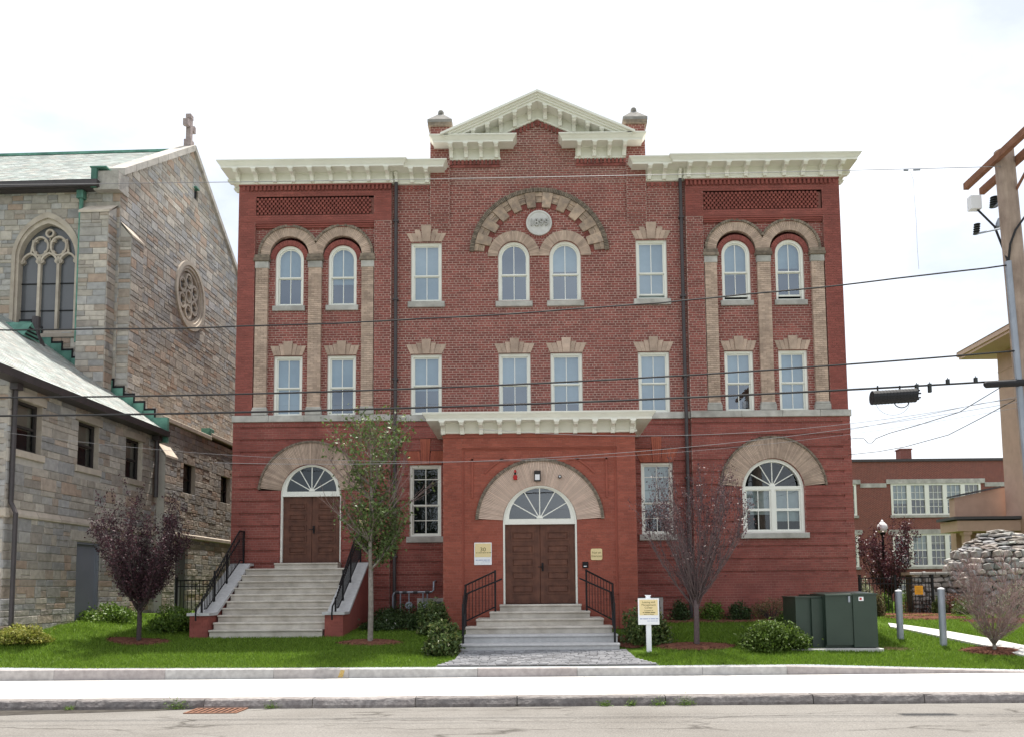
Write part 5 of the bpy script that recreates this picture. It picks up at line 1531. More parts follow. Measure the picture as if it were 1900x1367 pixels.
# ================================================================== signs and fittings on the porch
yw = PYF + .06
M['signwhite'] = mat('sign white', (.82, .83, .86), rough=.4); M['signyellow'] = mat('sign pale yellow', (.76, .62, .34), rough=.4); M['signink'] = mat('sign olive lettering', (.13, .11, .04), rough=.6)
M['signblue'] = mat('sign pale blue lettering', (.38, .42, .58), rough=.6)
def letters(body, size, x, y, z, matn, parent, sx=1.0):
    me = text_mesh(body, size, .0008)
    me.transform(Matrix.Diagonal((sx, 1, 1, 1))); me.transform(Matrix.Translation((x, y, z)))
    return link('lettering', me, M[matn], parent)
def bars(words, x0, z, h, y, matn, parent):
    m = MB(); x = x0
    for w in words: m.box(x, x + w, y - .001, y, z, z + h); x += w + .012
    return m.build('small_print', M[matn], parent)
s0, s1 = PY(880, 1006, yw), PY(912.5, 1047, yw)
xa, xb, za, zb = s0.x, s1.x, s1.z, s0.z
t = thing('number_sign', 'white and yellow wall sign reading 30, left of the porch doors', 'sign', ((xa + xb) / 2, yw, za))
m = MB(); m.box(xa, xb, yw - .035, yw, za, zb); m.build('board', M['signwhite'], t)
m = MB(); m.box(xa + .02, xb - .02, yw - .038, yw - .034, za + .205, zb - .022); m.build('panel', M['signyellow'], t)
letters('30', .145, (xa + xb) / 2, yw - .0395, zb - .185, 'signink', t, 1.1)
bars((.035, .02, .05, .03, .045, .03, .05, .06), xa + .045, zb - .275, .016, yw - .0385, 'signink', t)
bars((.06, .09, .03, .08, .07), xa + .035, za + .115, .022, yw - .0355, 'signblue', t); bars((.05, .07, .05), xb - .24, za + .075, .012, yw - .0355, 'signblue', t)
s0, s1 = PY(1096, 1017, yw), PY(1117.5, 1038, yw); xc, zc_ = (s0.x + s1.x) / 2, (s0.z + s1.z) / 2; hw, hh_ = (s1.x - s0.x) / 2, (s0.z - s1.z) / 2
t = thing('entrance_sign', 'small yellow sign with rounded corners reading Not an Entrance', 'sign', (xc, yw, zc_ - hh_))
def rrect(c, d, w, h, r, n=4):
    P = []
    for cx_, cz_, a in ((c + w - r, d - h + r, -pi / 2), (c + w - r, d + h - r, 0), (c - w + r, d + h - r, pi / 2), (c - w + r, d - h + r, pi)):
        P += [(cx_ + r * cos(a + pi / 2 * i / n), cz_ + r * sin(a + pi / 2 * i / n)) for i in range(n + 1)]
    return P
m = MB(); m.prism(rrect(xc, zc_, hw, hh_, .04), yw - .025, yw); m.build('board', M['signyellow'], t)
letters('Not an', .082, xc, yw - .0265, zc_ + .045, 'signink', t); letters('Entrance', .082, xc, yw - .0265, zc_ - .045, 'signink', t, .92)
p = PY(1086, 1047, yw)
t = thing('card_reader', 'small black card reader by the door frame under the yellow sign', 'reader', (p.x, yw, p.z))
m = MB(); m.pillow(p.x - .075, p.x + .075, yw - .06, yw, p.z - .08, p.z + .08, .02); m.build('case', M['iron'], t)
m = MB(); m.box(p.x - .045, p.x + .03, yw - .064, yw - .05, p.z - .05, p.z - .025); m.build('label', M['signwhite'], t)
yo = yw - .03
def onarch(px, py): return PY(px, py, yo)
p = onarch(997, 882.5)
t = thing('wall_lamp', 'bronze box wall lamp with pale lens at the top of the porch arch', 'lamp', (p.x, yo, p.z))
m = MB(); m.add([(p.x - .085, yo, p.z - .14), (p.x + .085, yo, p.z - .14), (p.x + .085, yo, p.z + .14), (p.x - .085, yo, p.z + .14), (p.x - .085, yo - .10, p.z - .14), (p.x + .085, yo - .10, p.z - .14), (p.x + .085, yo - .13, p.z + .05), (p.x - .085, yo - .13, p.z + .05), (p.x + .085, yo - .05, p.z + .14), (p.x - .085, yo - .05, p.z + .14)],
                  [(4, 5, 6, 7), (7, 6, 8, 9), (9, 8, 2, 3), (0, 1, 5, 4), (0, 4, 7, 9, 3), (1, 2, 8, 6, 5)]); m.build('housing', mat('bronze lamp housing', (.035, .032, .032), rough=.5), t)
m = MB(); m.box(p.x - .06, p.x + .06, yo - .135, yo - .10, p.z - .115, p.z + .03); m.build('lens', mat('frosted lens', (.72, .72, .74), rough=.3), t)
p = onarch(956, 881)
t = thing('alarm_strobe', 'red fire alarm strobe and horn on the tan porch arch', 'alarm', (p.x, yo, p.z))
red = mat('alarm red', (.42, .012, .014), rough=.4)
m = MB(); m.pillow(p.x - .05, p.x + .05, yo - .07, yo, p.z - .12, p.z - .005, .012); m.build('horn', red, t)
m = MB(); m.lathe((0, 0, 0), [(.028, 0), (.03, .04), (.02, .06)], 10); me = m.mesh('strobe'); me.transform(Matrix.Rotation(pi / 2, 4, 'X')); me.transform(Matrix.Translation((p.x, yo, p.z + .045))); link('strobe', me, M['iron'], t)
m = MB(); m.box(p.x - .025, p.x + .025, yo - .05, yo, p.z + .07, p.z + .135); m.build('beacon', red, t)
p = onarch(1038.5, 884)
t = thing('security_camera', 'small round dark security camera on the tan porch arch', 'camera', (p.x, yo, p.z))
m = MB(); m.lathe((0, 0, 0), [(.045, 0), (.05, .05), (.04, .07), (.028, .072)], 14); me = m.mesh('body', True); me.transform(Matrix.Rotation(pi / 2, 4, 'X')); me.transform(Matrix.Translation((p.x, yo, p.z))); link('body', me, M['pipe'], t)
m = MB(); m.lathe((0, 0, 0), [(.026, .072), (.02, .085), (.004, .088)], 12); me = m.mesh('lens', True); me.transform(Matrix.Rotation(pi / 2, 4, 'X')); me.transform(Matrix.Translation((p.x, yo, p.z))); link('lens', me, M['signwhite'], t)
p = PY(672, 971, YL)
t = thing('door_plate', 'small pale yellow wall plate right of the left door, behind the maple', 'sign', (p.x, YL, p.z))
m = MB(); m.box(p.x - .13, p.x + .13, YL - .03, YL, p.z - .12, p.z + .12); m.build('board', M['signyellow'], t)
# free-standing notice
q = G(1204, 1211); yq = q.y
t = thing('post_sign', 'white notice board on a white post beside the granite steps', 'sign', tuple(q))
z0, z1 = PY(1204, 1158, yq).z, PY(1204, 1109, yq).z
x0, x1 = PY(1184, 1130, yq).x, PY(1223, 1130, yq).x
xc = (x0 + x1) / 2
m = MB(); m.box(xc - .055, xc + .055, yq + .03, yq + .12, q.z - .1, z1 + .02); m.build('post', M['signwhite'], t)
m = MB(); m.add([(xc - .035, yq + .05, z1 + .02), (xc + .035, yq + .05, z1 + .02), (xc + .07, yq + .05, z1 + .07), (xc - .07, yq + .05, z1 + .07), (xc - .035, yq + .11, z1 + .02), (xc + .035, yq + .11, z1 + .02), (xc + .07, yq + .11, z1 + .07), (xc - .07, yq + .11, z1 + .07)], [(0, 1, 2, 3), (3, 2, 6, 7), (4, 7, 6, 5), (0, 3, 7, 4), (1, 5, 6, 2)]); m.build('finial', M['signwhite'], t)
m = MB(); m.box(x0, x1, yq, yq + .03, z0, z1); m.build('board', M['signwhite'], t)
m = MB(); m.box(x0 + .03, x1 - .03, yq - .004, yq + .002, z0 + .21, z1 - .03); m.build('panel', M['signyellow'], t)
for k, s in enumerate(('Leasing and', 'Management', 'Center')): letters(s, .062, xc, yq - .0055, z1 - .085 - k * .062, 'signink', t)
letters('Located at', .046, xc, yq - .0055, z1 - .27, 'signink', t)
bars((.03, .12, .10), xc - .13, z1 - .325, .018, yq - .0045, 'signink', t); bars((.07, .03, .10), xc - .11, z1 - .36, .012, yq - .0045, 'signink', t)
bars((.06, .11, .03, .10, .06), x0 + .035, z0 + .12, .024, yq - .0005, 'signblue', t); bars((.06, .10, .05), x1 - .27, z0 + .075, .014, yq - .0005, 'signblue', t)

# ================================================================== gas meter piping
t = thing('gas_pipework', 'grey gas meter pipes against the brick wall behind the shrubs', 'pipes', (-3.6, -.25, 1.15))
yg = -.28
a = PY(729, 1125, yg); b = PY(729, 1098, yg); c = PY(805, 1096, yg); d = PY(805, 1079, yg)
m = MB(); m.tube([(a.x, yg, 1.15), (a.x, yg, b.z - .1), (a.x + .03, yg, b.z - .03), (a.x + .1, yg, b.z), (c.x - .06, yg, b.z), (c.x, yg, b.z + .06), (c.x, yg, d.z), (c.x + .02, -.02, d.z + .03)], .03, 8); m.build('main_pipe', M['steel'], t, smooth=True)
for px in (743, 759, 785, 793):
    x = PY(px, 1100, yg).x; m = MB(); m.tube([(x, yg, b.z + .02), (x, yg, 1.15)], .022, 8); m.build('riser', M['steel'], t)
for px in (737, 751, 771, 793):
    x = PY(px, 1097, yg).x; m = MB(); m.tube([(x - .06, yg, b.z), (x + .06, yg, b.z)], .05, 10); m.build('coupling', M['pipe'], t)
for px in (759, 785):
    x = PY(px, 1110, yg).x; m = MB(); m.tube([(x, yg - .09, 1.62), (x, yg + .09, 1.62)], .10, 14); m.build('regulator', M['steel'], t)

# ================================================================== transformer cabinets
M['green'] = mat('dark green enamel', (.030, .052, .038), (.026, .046, .034), rough=.42, spec=.45, scale=2, dirt=.25, dscale=2, dcol=(.75, .75, .7))
q = G(1570, 1204); yt = q.y; zt_ = q.z
pad = [PY(1470, 1205, yt - .2).x, PY(1640, 1205, yt - .2).x]
t = thing('transformer_cabinet', 'dark green pad mounted transformer cabinet on the lawn', 'transformer', (q.x, yt + .5, zt_))
m = MB(); m.pillow(pad[0], pad[1], yt - .22, yt + 1.6, zt_ - .15, zt_ + .03, .01); m.build('concrete_pad', M['concrete'], t)
xs = [PY(x, 1150, yt).x for x in (1484, 1512, 1533, 1583, 1627)]
zh = PY(1600, 1098, yt).z
m = MB(); m.box(xs[2], xs[4], yt + .08, yt + 1.1, zt_ + .03, zh - .03); m.build('tank', M['green'], t)
m = MB(); m.box(xs[2], xs[3] - .006, yt, yt + .1, zt_ + .10, zh - .05); dr = m.build('door', M['green'], t)
m = MB(); m.box(xs[3] - .10, xs[3] - .06, yt - .03, yt + .01, zh - .22, zh - .08); m.build('handle', M['steel'], dr)
m = MB(); m.box(xs[3], xs[4], yt - .03, yt + .1, zt_ + .05, zh - .02); dr = m.build('door', M['green'], t)
m = MB(); m.box(xs[3] + .13, xs[3] + .24, yt - .034, yt - .028, zh - .19, zh - .10); wl_ = m.build('warning_label', M['signwhite'], dr)
m = MB(); m.box(xs[3] + .15, xs[3] + .20, yt - .036, yt - .033, zh - .17, zh - .12); m.build('warning_print', red, dr)
m = MB(); m.add([(xs[2] - .01, yt - .05, zh - .05), (xs[4] + .02, yt - .05, zh - .03), (xs[4] + .02, yt + 1.12, zh + .02), (xs[2] - .01, yt + 1.12, zh + .0), (xs[2] - .01, yt - .05, zh - .075), (xs[4] + .02, yt - .05, zh - .055)], [(0, 1, 2, 3), (4, 5, 1, 0)]); m.build('lid', M['green'], t)
zl = PY(1500, 1108, yt + .3).z
m = MB(); m.box(xs[0], xs[2] - .004, yt + .28, yt + 1.3, zt_ + .06, zl); sc_ = m.build('side_cabinet', M['green'], t)
m = MB(); m.box(xs[1], xs[2] - .004, yt + .20, yt + .29, zt_ + .04, zl - .02); m.box(xs[0] - .02, xs[2] - .004, yt + .24, yt + 1.32, zl, zl + .03); m.build('side_door', M['green'], sc_)
m = MB(); m.box(PY(1498, 1100, yt + 1.3).x, xs[2] + .3, yt + 1.33, yt + 2.0, zt_ + .2, PY(1500, 1102, yt + 1.3).z); m.build('rear_cabinet', M['green'], t)
# bollards
for px, py, pt, lab in ((1671, 1185, 1095, 'grey steel bollard nearer the transformer cabinet'), (1751, 1197, 1091, 'grey steel bollard beside the bare shrub, taller of the two')):
    q = G(px, py); zt2 = PY(px - 3, pt, q.y).z
    t = thing('bollard', lab, 'bollard', tuple(q), 'steel bollards on the lawn')
    m = MB(); m.tube([(q.x, q.y, q.z - .1), (q.x, q.y, zt2 - .02)], .078, 18); m.build('post', M['steel'], t)
    m = MB(); m.lathe((q.x, q.y, zt2 - .02), [(.080, 0), (.076, .02), (.05, .035), (.01, .042)], 18); m.build('cap', M['signwhite'], t, smooth=True)
# lamp post with glass globe
lp = PY(1637, 975, 9.)
t = thing('lamp_post', 'black lamp post with a white acorn globe behind the iron fence', 'street lamp', (lp.x, 9, 1.1))
m = MB(); m.tube([(lp.x, 9, 1.0), (lp.x, 9, 4.12)], .05, 10); m.lathe((lp.x, 9, 1.0), [(.14, 0), (.13, .25), (.08, .4), (.06, .6)], 12); m.lathe((lp.x, 9, 4.0), [(.05, 0), (.10, .08), (.12, .14)], 12); m.build('post', M['iron'], t)
m = MB(); m.lathe((lp.x, 9, 4.13), [(.10, 0), (.19, .10), (.21, .20), (.17, .32), (.10, .40), (.06, .43)], 18); m.build('globe', mat('milky globe', (.85, .86, .88), rough=.15, spec=.6), t, smooth=True)
m = MB(); m.lathe((lp.x, 9, 4.55), [(.07, 0), (.06, .04), (.02, .09), (.005, .12)], 12); m.build('cap', M['signwhite'], t)

# ================================================================== utility pole and wires
M['polewood'] = mat('weathered pole wood', (.40, .31, .25), (.28, .21, .17), rough=.95, scale=3, bump=.4, bscale=30, dirt=.5, dscale=2.5, streak=6)
M['armwood'] = mat('treated crossarm wood', (.26, .125, .075), (.19, .09, .055), rough=.9, scale=5, bump=.3)
M['insul'] = mat('dark insulator', (.03, .035, .035), rough=.4); M['cable'] = mat('black cable', (.02, .02, .022), rough=.6); M['thinwire'] = mat('grey bare wire', (.25, .25, .26), rough=.5, metal=.4)
Xp, Yp_ = 8.62, -9.45
PT = .034                                    # the pole leans: metres sideways per metre down
t = thing('utility_pole', 'weathered wooden utility pole with brown crossarms at the right edge', 'pole', (Xp, Yp_, .2))
m = MB(); m.tube([(Xp + PT * 9.9, Yp_, .1), (Xp + PT * 5, Yp_, 5), (Xp, Yp_, 10.1)], [.20, .185, .17], 14); m.build('pole', M['polewood'], t, smooth=False)
for off, zz in ((-.19, 9.92), (.19, 9.88)):
    e = PX(1793 if off < 0 else 1822, 366, Xp + off)
    m = MB(); m.bar((Xp + off, e.y, zz), (Xp + off, Yp_ - 1.35, zz), .10, .13); arm = m.build('crossarm', M['armwood'], t)
m = MB(); m.bar((Xp + .2, Yp_ - 1.0, 9.9), (Xp + .1, Yp_, 9.2), .03, .05); m.build('arm_brace', M['armwood'], t)
p1 = PY(1808, 378, -8.9); 
m = MB(); m.box(p1.x - .10, p1.x + .10, p1.y - .08, p1.y + .08, p1.z - .13, p1.z + .13); m.build('junction_box', M['signwhite'], t)
m = MB(); m.tube([(p1.x + .05, p1.y, p1.z - .12), (p1.x + .25, p1.y - .2, p1.z - .55), (Xp - .09, Yp_ - .08, 7.98), (Xp - .09, Yp_ - .08, 7.9)], .022, 6); m.build('cable', M['cable'], t)
for px, py, s in ((1843, 375, .075), (1811, 425, .06), (1864, 355, .06)):
    p = PY(px, py, -9.0)
    m = MB()
    for k in range(5): m.lathe((p.x + k * .006, p.y, p.z - .11 + k * .045), [(s * .6, 0), (s, .008), (s, .022), (s * .6, .03)], 12)
    m.build('insulator', M['insul'], t)
    m = MB(); m.tube([(p.x, p.y, p.z - .1), (Xp, Yp_, p.z - .16)], .018, 6); m.build('bracket_arm', M['steel'], t)
p = PY(1857, 416, -9.1); m = MB(); m.lathe((p.x, p.y, p.z - .09), [(.05, 0), (.10, .03), (.085, .12), (.05, .2)], 12); m.build('insulator', M['steel'], t)
m = MB(); m.tube([(Xp - .17 + PT * 9.8, Yp_ - .08, .2), (Xp - .15 + PT * 2, Yp_ - .08, 7.95)], .06, 12); m.build('conduit', M['steel'], t)
m = MB(); m.tube([(Xp - .09, Yp_ - .09, 7.9), (Xp - .07, Yp_ - .16, 8.25), (Xp + .02, Yp_ - .2, 8.5), (Xp + .2, Yp_ - .22, 8.75), (Xp + .5, Yp_ - .3, 9.0)], .02, 6); m.build('cable', M['cable'], t)
def wire(pts3, y, r, label, matn='cable', x_to=-24, n=60, waves=0., tilt=0., name='overhead_wire'):
    (xa_, za_), (xb_, zb_), (xc_, zc2) = pts3
    A_ = np.polyfit([xa_, xb_, xc_], [za_, zb_, zc2], 2)
    m = MB(); P = []
    for i in range(n + 1):
        x = xa_ + (x_to - xa_) * i / n
        P.append((x, y + tilt * (x - xa_), np.polyval(A_, x) + waves * sin(x * 2.1) * .5 + waves * sin(x * 5.3) * .25))
    m.tube(P, r, 6); return tag(m.build(name, M[matn]), label, 'wire', 'overhead wires along the street')
def three(px3): return [(PY(x, y, Yp_ - .1).x, PY(x, y, Yp_ - .1).z) for x, y in px3]
w_y = Yp_ - .1
wire(three(((1884, 490), (950, 582), (0, 612))), w_y, .014, 'black overhead wire crossing the third floor windows', waves=.012)
wire(three(((1898, 650), (950, 713), (0, 737))), w_y, .016, 'black overhead wire crossing the tops of the second floor windows')
wire(three(((1898, 704), (950, 750), (0, 771))), w_y, .019, 'black overhead cable just above the porch cornice, lowest of the thick ones')
wire(three(((1872, 309), (950, 330), (0, 343))), w_y, .006, 'thin bare wire across the sky and pediment, highest of all', matn='thinwire')
wire(three(((1890, 745), (1100, 843), (820, 857))), w_y, .0042, 'thin pale wire sagging across the porch arch', matn='thinwire', x_to=-6)
wire(three(((1890, 735), (1570, 786), (1000, 803))), w_y, .0042, 'thin pale wire sagging across the porch cornice', matn='thinwire', x_to=-1.2)
wire(three(((1890, 755), (900, 855), (0, 800))), w_y, .0028, 'hair thin wire crossing the left bay and church', matn='thinwire', x_to=-12)
p = PY(1683, 316.5, w_y); t = thing('dangling_wire', 'thin pale wire dangling from a connector on the highest wire', 'wire', (p.x, w_y, p.z))
m = MB(); m.tube([(p.x - .06, w_y, p.z), (p.x + .02, w_y, p.z)], .018, 8); m.tube([(p.x + .12, w_y, p.z + .005), (p.x + .24, w_y, p.z + .01)], .018, 8); m.build('connector', M['steel'], t)
m = MB(); m.tube([PY(x, y, w_y) for x, y in ((1688, 317), (1695, 335), (1696, 360), (1700, 410), (1702, 460), (1705, 500))], .003, 5); m.build('loose_end', M['thinwire'], t)
# service drops to the corner of the brick building
def drop(pix, yend, label, r=.008):
    m = MB(); P = []
    n = len(pix)
    for i, (x, y) in enumerate(pix):
        P.append(PY(x, y, w_y + (yend - w_y) * i / (n - 1)))
    m.tube(P, r, 6); tag(m.build('service_wire', M['cable']), label, 'wire', 'service drops to the brick building')
drop([(1898, 692), (1860, 716), (1780, 764), (1700, 789), (1650, 803), (1625, 813), (1618, 821), (1610, 821), (1603, 813), (1592, 812), (1574, 814)], -.3, 'black service wire with a drip loop right of the brick building')
drop([(1898, 733), (1830, 770), (1760, 806), (1680, 828), (1630, 837), (1574, 843)], -.3, 'straight black service wire ending low on the brick corner')
drop([(1898, 737), (1820, 748), (1700, 773), (1574, 797)], -.3, 'thin black service wire ending below the belt course corner', r=.005)
# splice cases and clips on the low cable
def along(px):
    A_ = np.polyfit(*zip(*three(((1898, 704), (950, 750), (0, 771)))), 2); x = PY(px, 720, w_y).x; return x, float(np.polyval(A_, x))
xa_, za_ = along(1618); xb_, zb_ = along(1697)
t = thing('splice_case', 'black ribbed splice case with cable loops hanging under the low cable', 'splice case', (xa_, w_y, za_ - .2))
m = MB(); zz = (za_ + zb_) / 2 - .17
m.tube([(xa_, w_y, zz - .02), (xb_, w_y, zz + .02)], .125, 14)
for k in range(14):
    f = k / 13; x = xa_ + (xb_ - xa_) * f; m.tube([(x - .012, w_y, zz - .02 + .04 * f), (x + .012, w_y, zz - .02 + .04 * f)], .128, 14)
m.build('case', M['cable'], t)
m = MB()
for k in range(6): m.tube([(xb_, w_y + .07 * cos(k), zz + .02 + .08 * sin(k)), (xb_ + .08, w_y + .07 * cos(k), zz + .03 + .08 * sin(k))], .016, 6)
for x in (xa_ + .1, xa_ + .5): m.box(x - .008, x + .008, w_y - .02, w_y + .02, zz + .1, zz + .2)
m.build('hangers', M['cable'], t)
m = MB()
for c_, r_, rr in ((.52, .13, .009), (.36, .30, .003)):
    m.tube([(xa_ + c_ + r_ * cos(pi + pi * i / 14), w_y, zz - .10 + r_ * .8 * sin(pi + pi * i / 14)) for i in range(15)], rr, 6)
m.build('cable_loop', M['cable'], t)
xs_, zs_ = along(1826); xe_, ze_ = along(1899)
t = thing('cable_sleeve', 'thick black sleeve on the low cable beside the pole', 'sleeve', (xs_, w_y, zs_ - .08))
m = MB(); m.tube([(xs_, w_y - .02, zs_ - .06), (xs_ + .03, w_y - .02, zs_ - .05), (xe_, w_y - .02, ze_ - .06)], [.04, .065, .065], 12); m.build('sleeve', M['cable'], t)
for px, hgt in ((1701, -.13), (1725, -.13), (1759, .06), (1811, .06)):
    x, z = along(px)
    lab = {1701: 'cable clip just right of the splice case', 1725: 'second cable clip right of the splice case', 1759: 'third cable clip right of the splice case', 1811: 'cable clip nearest the thick sleeve'}[px]
    t = thing('cable_clip', lab, 'clip', (x, w_y, z), 'clips on the low cable')
    m = MB(); m.box(x - .025, x + .025, w_y - .03, w_y + .03, min(z, z + hgt), max(z, z + hgt) + .03); m.build('clamp', M['insul'], t)
    m = MB(); m.tube([(x, w_y, max(z, z + hgt) + .03), (x, w_y, max(z, z + hgt) + .06)], .01, 6); m.build('bolt', M['steel'], t)
# ================================================================== planting
def np_mesh(name, V, Fq, matl):
    V = np.asarray(V, dtype=np.float32); Fq = np.asarray(Fq, dtype=np.int32)
    k = Fq.shape[1]
    me = bpy.data.meshes.new(name)
    me.vertices.add(len(V)); me.vertices.foreach_set('co', V.ravel())
    me.loops.add(Fq.size); me.loops.foreach_set('vertex_index', Fq.ravel())
    me.polygons.add(len(Fq)); me.polygons.foreach_set('loop_start', np.arange(0, Fq.size, k, dtype=np.int32))
    me.update(calc_edges=True)
    me.materials.append(matl)
    return me
def unit(a): return a / np.maximum(np.linalg.norm(a, axis=1, keepdims=True), 1e-9)
def leaf_mesh(name, C, size, matl, aspect=.55, droop=.0, up=.5, var=.4):
    C = np.asarray(C, dtype=np.float64); n = len(C)
    T = PRNG.normal(size=(n, 3)); T[:, 2] -= droop; T = unit(T)
    Nn = PRNG.normal(size=(n, 3)); Nn[:, 2] += up; Nn = unit(Nn)
    Bv = unit(np.cross(Nn, T)); Nn = np.cross(T, Bv)
    L = size * (1 + PRNG.uniform(-var, var, (n, 1)))
    W = L * aspect
    V = np.empty((n, 4, 3))
    V[:, 0] = C - T * L / 2; V[:, 1] = C + Bv * W / 2 + Nn * L * .06; V[:, 2] = C + T * L / 2 - Nn * L * .08; V[:, 3] = C - Bv * W / 2 + Nn * L * .06
    return np_mesh(name, V.reshape(-1, 3), np.arange(4 * n).reshape(n, 4), matl)
M['bark_plum'] = mat('dark plum bark', (.075, .058, .058), (.045, .035, .037), rough=.9, scale=20, bump=.4)
M['bark_maple'] = mat('grey maple bark', (.26, .235, .205), (.17, .15, .13), rough=.9, scale=15, bump=.4)
M['twig_maple'] = mat('pinkish maple twig', (.22, .15, .14), (.17, .115, .11), rough=.8)
M['bark_plum2'] = mat('purple brown plum twig', (.13, .095, .095), (.085, .062, .065), rough=.9, scale=20, bump=.3)
M['leaf_plum'] = leafmat('purple plum leaf', [(.045, .018, .026), (.065, .024, .034), (.036, .016, .024), (.085, .035, .045), (.055, .028, .036)], rough=.6)
M['leaf_plum2'] = leafmat('bronze plum leaf', [(.075, .030, .040), (.10, .045, .052), (.055, .025, .034), (.15, .09, .09)], rough=.5)
M['leaf_maple'] = leafmat('maple leaf', [(.075, .12, .03), (.10, .155, .04), (.06, .095, .024), (.15, .20, .07), (.095, .14, .04)], rough=.5)
M['leaf_dark'] = leafmat('dark evergreen leaf', [(.035, .065, .018), (.048, .085, .024), (.04, .07, .022), (.065, .10, .032)], rough=.45)
M['leaf_rhodo'] = leafmat('rhododendron leaf', [(.075, .12, .034), (.10, .15, .042), (.125, .17, .055), (.055, .09, .027), (.145, .16, .05)], rough=.4)
M['leaf_bright'] = leafmat('fresh green leaf', [(.095, .175, .022), (.125, .21, .03), (.07, .13, .018), (.16, .24, .045)], rough=.5)
M['leaf_gold'] = leafmat('golden juniper', [(.22, .24, .035), (.28, .28, .05), (.17, .20, .03), (.32, .30, .08)], rough=.6)
M['leaf_juniper'] = leafmat('mugo needles', [(.07, .12, .015), (.09, .145, .02), (.05, .09, .012), (.11, .165, .028)], rough=.6)
M['leaf_tan'] = leafmat('dry tan twig leaf', [(.17, .13, .06), (.20, .16, .075), (.13, .09, .045), (.11, .12, .04)], rough=.7)
M['leaf_red'] = leafmat('red brown leaf', [(.13, .05, .03), (.17, .07, .04), (.09, .04, .025)], rough=.6)
M['leaf_pale'] = leafmat('pale blossom leaf', [(.42, .42, .33), (.30, .34, .20), (.50, .48, .40), (.24, .28, .14)], rough=.6)
M['leaf_burg'] = leafmat('burgundy leaf', [(.075, .022, .032), (.10, .03, .04), (.055, .018, .026), (.13, .045, .055)], rough=.45)
M['petal'] = leafmat('white petal', [(.75, .75, .72), (.7, .68, .66)], rough=.6)
def bend(p, d, L, n, up=.0, wob=.1, out=None):
    pts = [Vector(p)]; d = Vector(d).normalized()
    for i in range(n):
        d = (d + Vector((rnd.gauss(0, wob), rnd.gauss(0, wob), rnd.gauss(0, wob) + up))).normalized()
        pts.append(pts[-1] + d * (L / n))
    return pts
def tree(name, label, base, H, clear, trunk_r, nlimb, spread, prof, leafm, bark, nleaf, lsize, group=None, twigm=None, leader=False, leaf_fn=None, tw=1.0, cat='tree', ntwig=9, side=.35, lr=1.0, lowf=.86):
    """prof(t): crown radius at relative height t"""
    base = Vector(base)
    t = thing(name, label, cat, tuple(base), group)
    m = MB(); tips = []
    top = base + Vector((0, 0, clear))
    m.tube([base - Vector((0, 0, .08)), base + Vector((0, 0, .05)), base + Vector((.01, 0, clear * .5)), top], [trunk_r * 1.35, trunk_r * 1.08, trunk_r, trunk_r * .9], 10)
    if leader:
        lead = bend(top, (0, 0, 1), H - clear - .1, 10, up=.35, wob=.03)
        m.tube(lead, [trunk_r * .85 * (1 - .9 * i / 10) for i in range(11)], 8)
    tg = MB()
    for k in range(nlimb):
        a = 2 * pi * k / nlimb * 2.4 + rnd.uniform(-.4, .4)
        if leader:
            f = (k + rnd.random()) / nlimb; st = lead[min(9, int(f * 9))]
            zrel = (st.z - base.z - clear) / (H - clear)
            L = max(.35, prof(zrel) * rnd.uniform(.9, 1.35)); d = Vector((cos(a), sin(a), rnd.uniform(.5, .9)))
            r0 = trunk_r * .42 * (1 - .7 * zrel)
            pts = bend(st, d, L, 6, up=.14, wob=.07)
        else:
            st = top - Vector((0, 0, rnd.uniform(0, .35) * clear)); q = rnd.uniform(.35, 1.0) ** .7
            tgt = base + Vector((cos(a) * spread * q, sin(a) * spread * q, clear + (H - clear) * (1 - .45 * q * q) * rnd.uniform(lowf, 1.0)))
            mid = st.lerp(tgt, .45) + Vector((cos(a), sin(a), 0)) * spread * .18 * q - Vector((0, 0, .12))
            pts = []
            for i in range(8):
                f = i / 7; p = st.lerp(mid, f).lerp(mid.lerp(tgt, f), f); pts.append(p + Vector((rnd.gauss(0, .012), rnd.gauss(0, .012), 0)))
            r0 = trunk_r * rnd.uniform(.26, .46) * lr; L = (tgt - st).length
        m.tube(pts, [r0 * (1 - .86 * i / (len(pts) - 1)) for i in range(len(pts))], 6)
        for j in range(ntwig):
            i = rnd.randrange(1, len(pts)); f = i / (len(pts) - 1)
            dd = (pts[i] - pts[i - 1]).normalized() + Vector((rnd.gauss(0, side), rnd.gauss(0, side), rnd.uniform(0, .3)))
            tl = rnd.uniform(.25, .6) * tw
            tp = bend(pts[i], dd, tl, 4, up=.1, wob=.1)
            tg.tube(tp, [.0065, .005, .004, .003, .002], 4, caps=False)
            tips += tp[1:]
            if rnd.random() < .6:
                tp2 = bend(tp[2], dd + Vector((rnd.gauss(0, .5), rnd.gauss(0, .5), 0)), tl * .6, 3, wob=.12); tg.tube(tp2, [.004, .003, .002, .0015], 4, caps=False); tips += tp2[1:]
        tips += pts[2:]
    tr_ = m.build('trunk', M[bark], t, smooth=True)
    tg.build('twigs', M[twigm or bark], tr_, kind='stuff')
    P = np.array([tuple(p) for p in tips])
    if leaf_fn is not None:
        wgt = np.array([leaf_fn(Vector(p) - base, H) for p in tips]); wgt = wgt / wgt.sum()
        idx = PRNG.choice(len(P), nleaf, p=wgt)
    else: idx = PRNG.integers(0, len(P), nleaf)
    Cc = P[idx] + PRNG.normal(scale=lsize * 1.1, size=(nleaf, 3))
    o = link('crown', leaf_mesh('crown', Cc, lsize, M[leafm], droop=.3), None, t)
    return t
q1 = G(257, 1191)
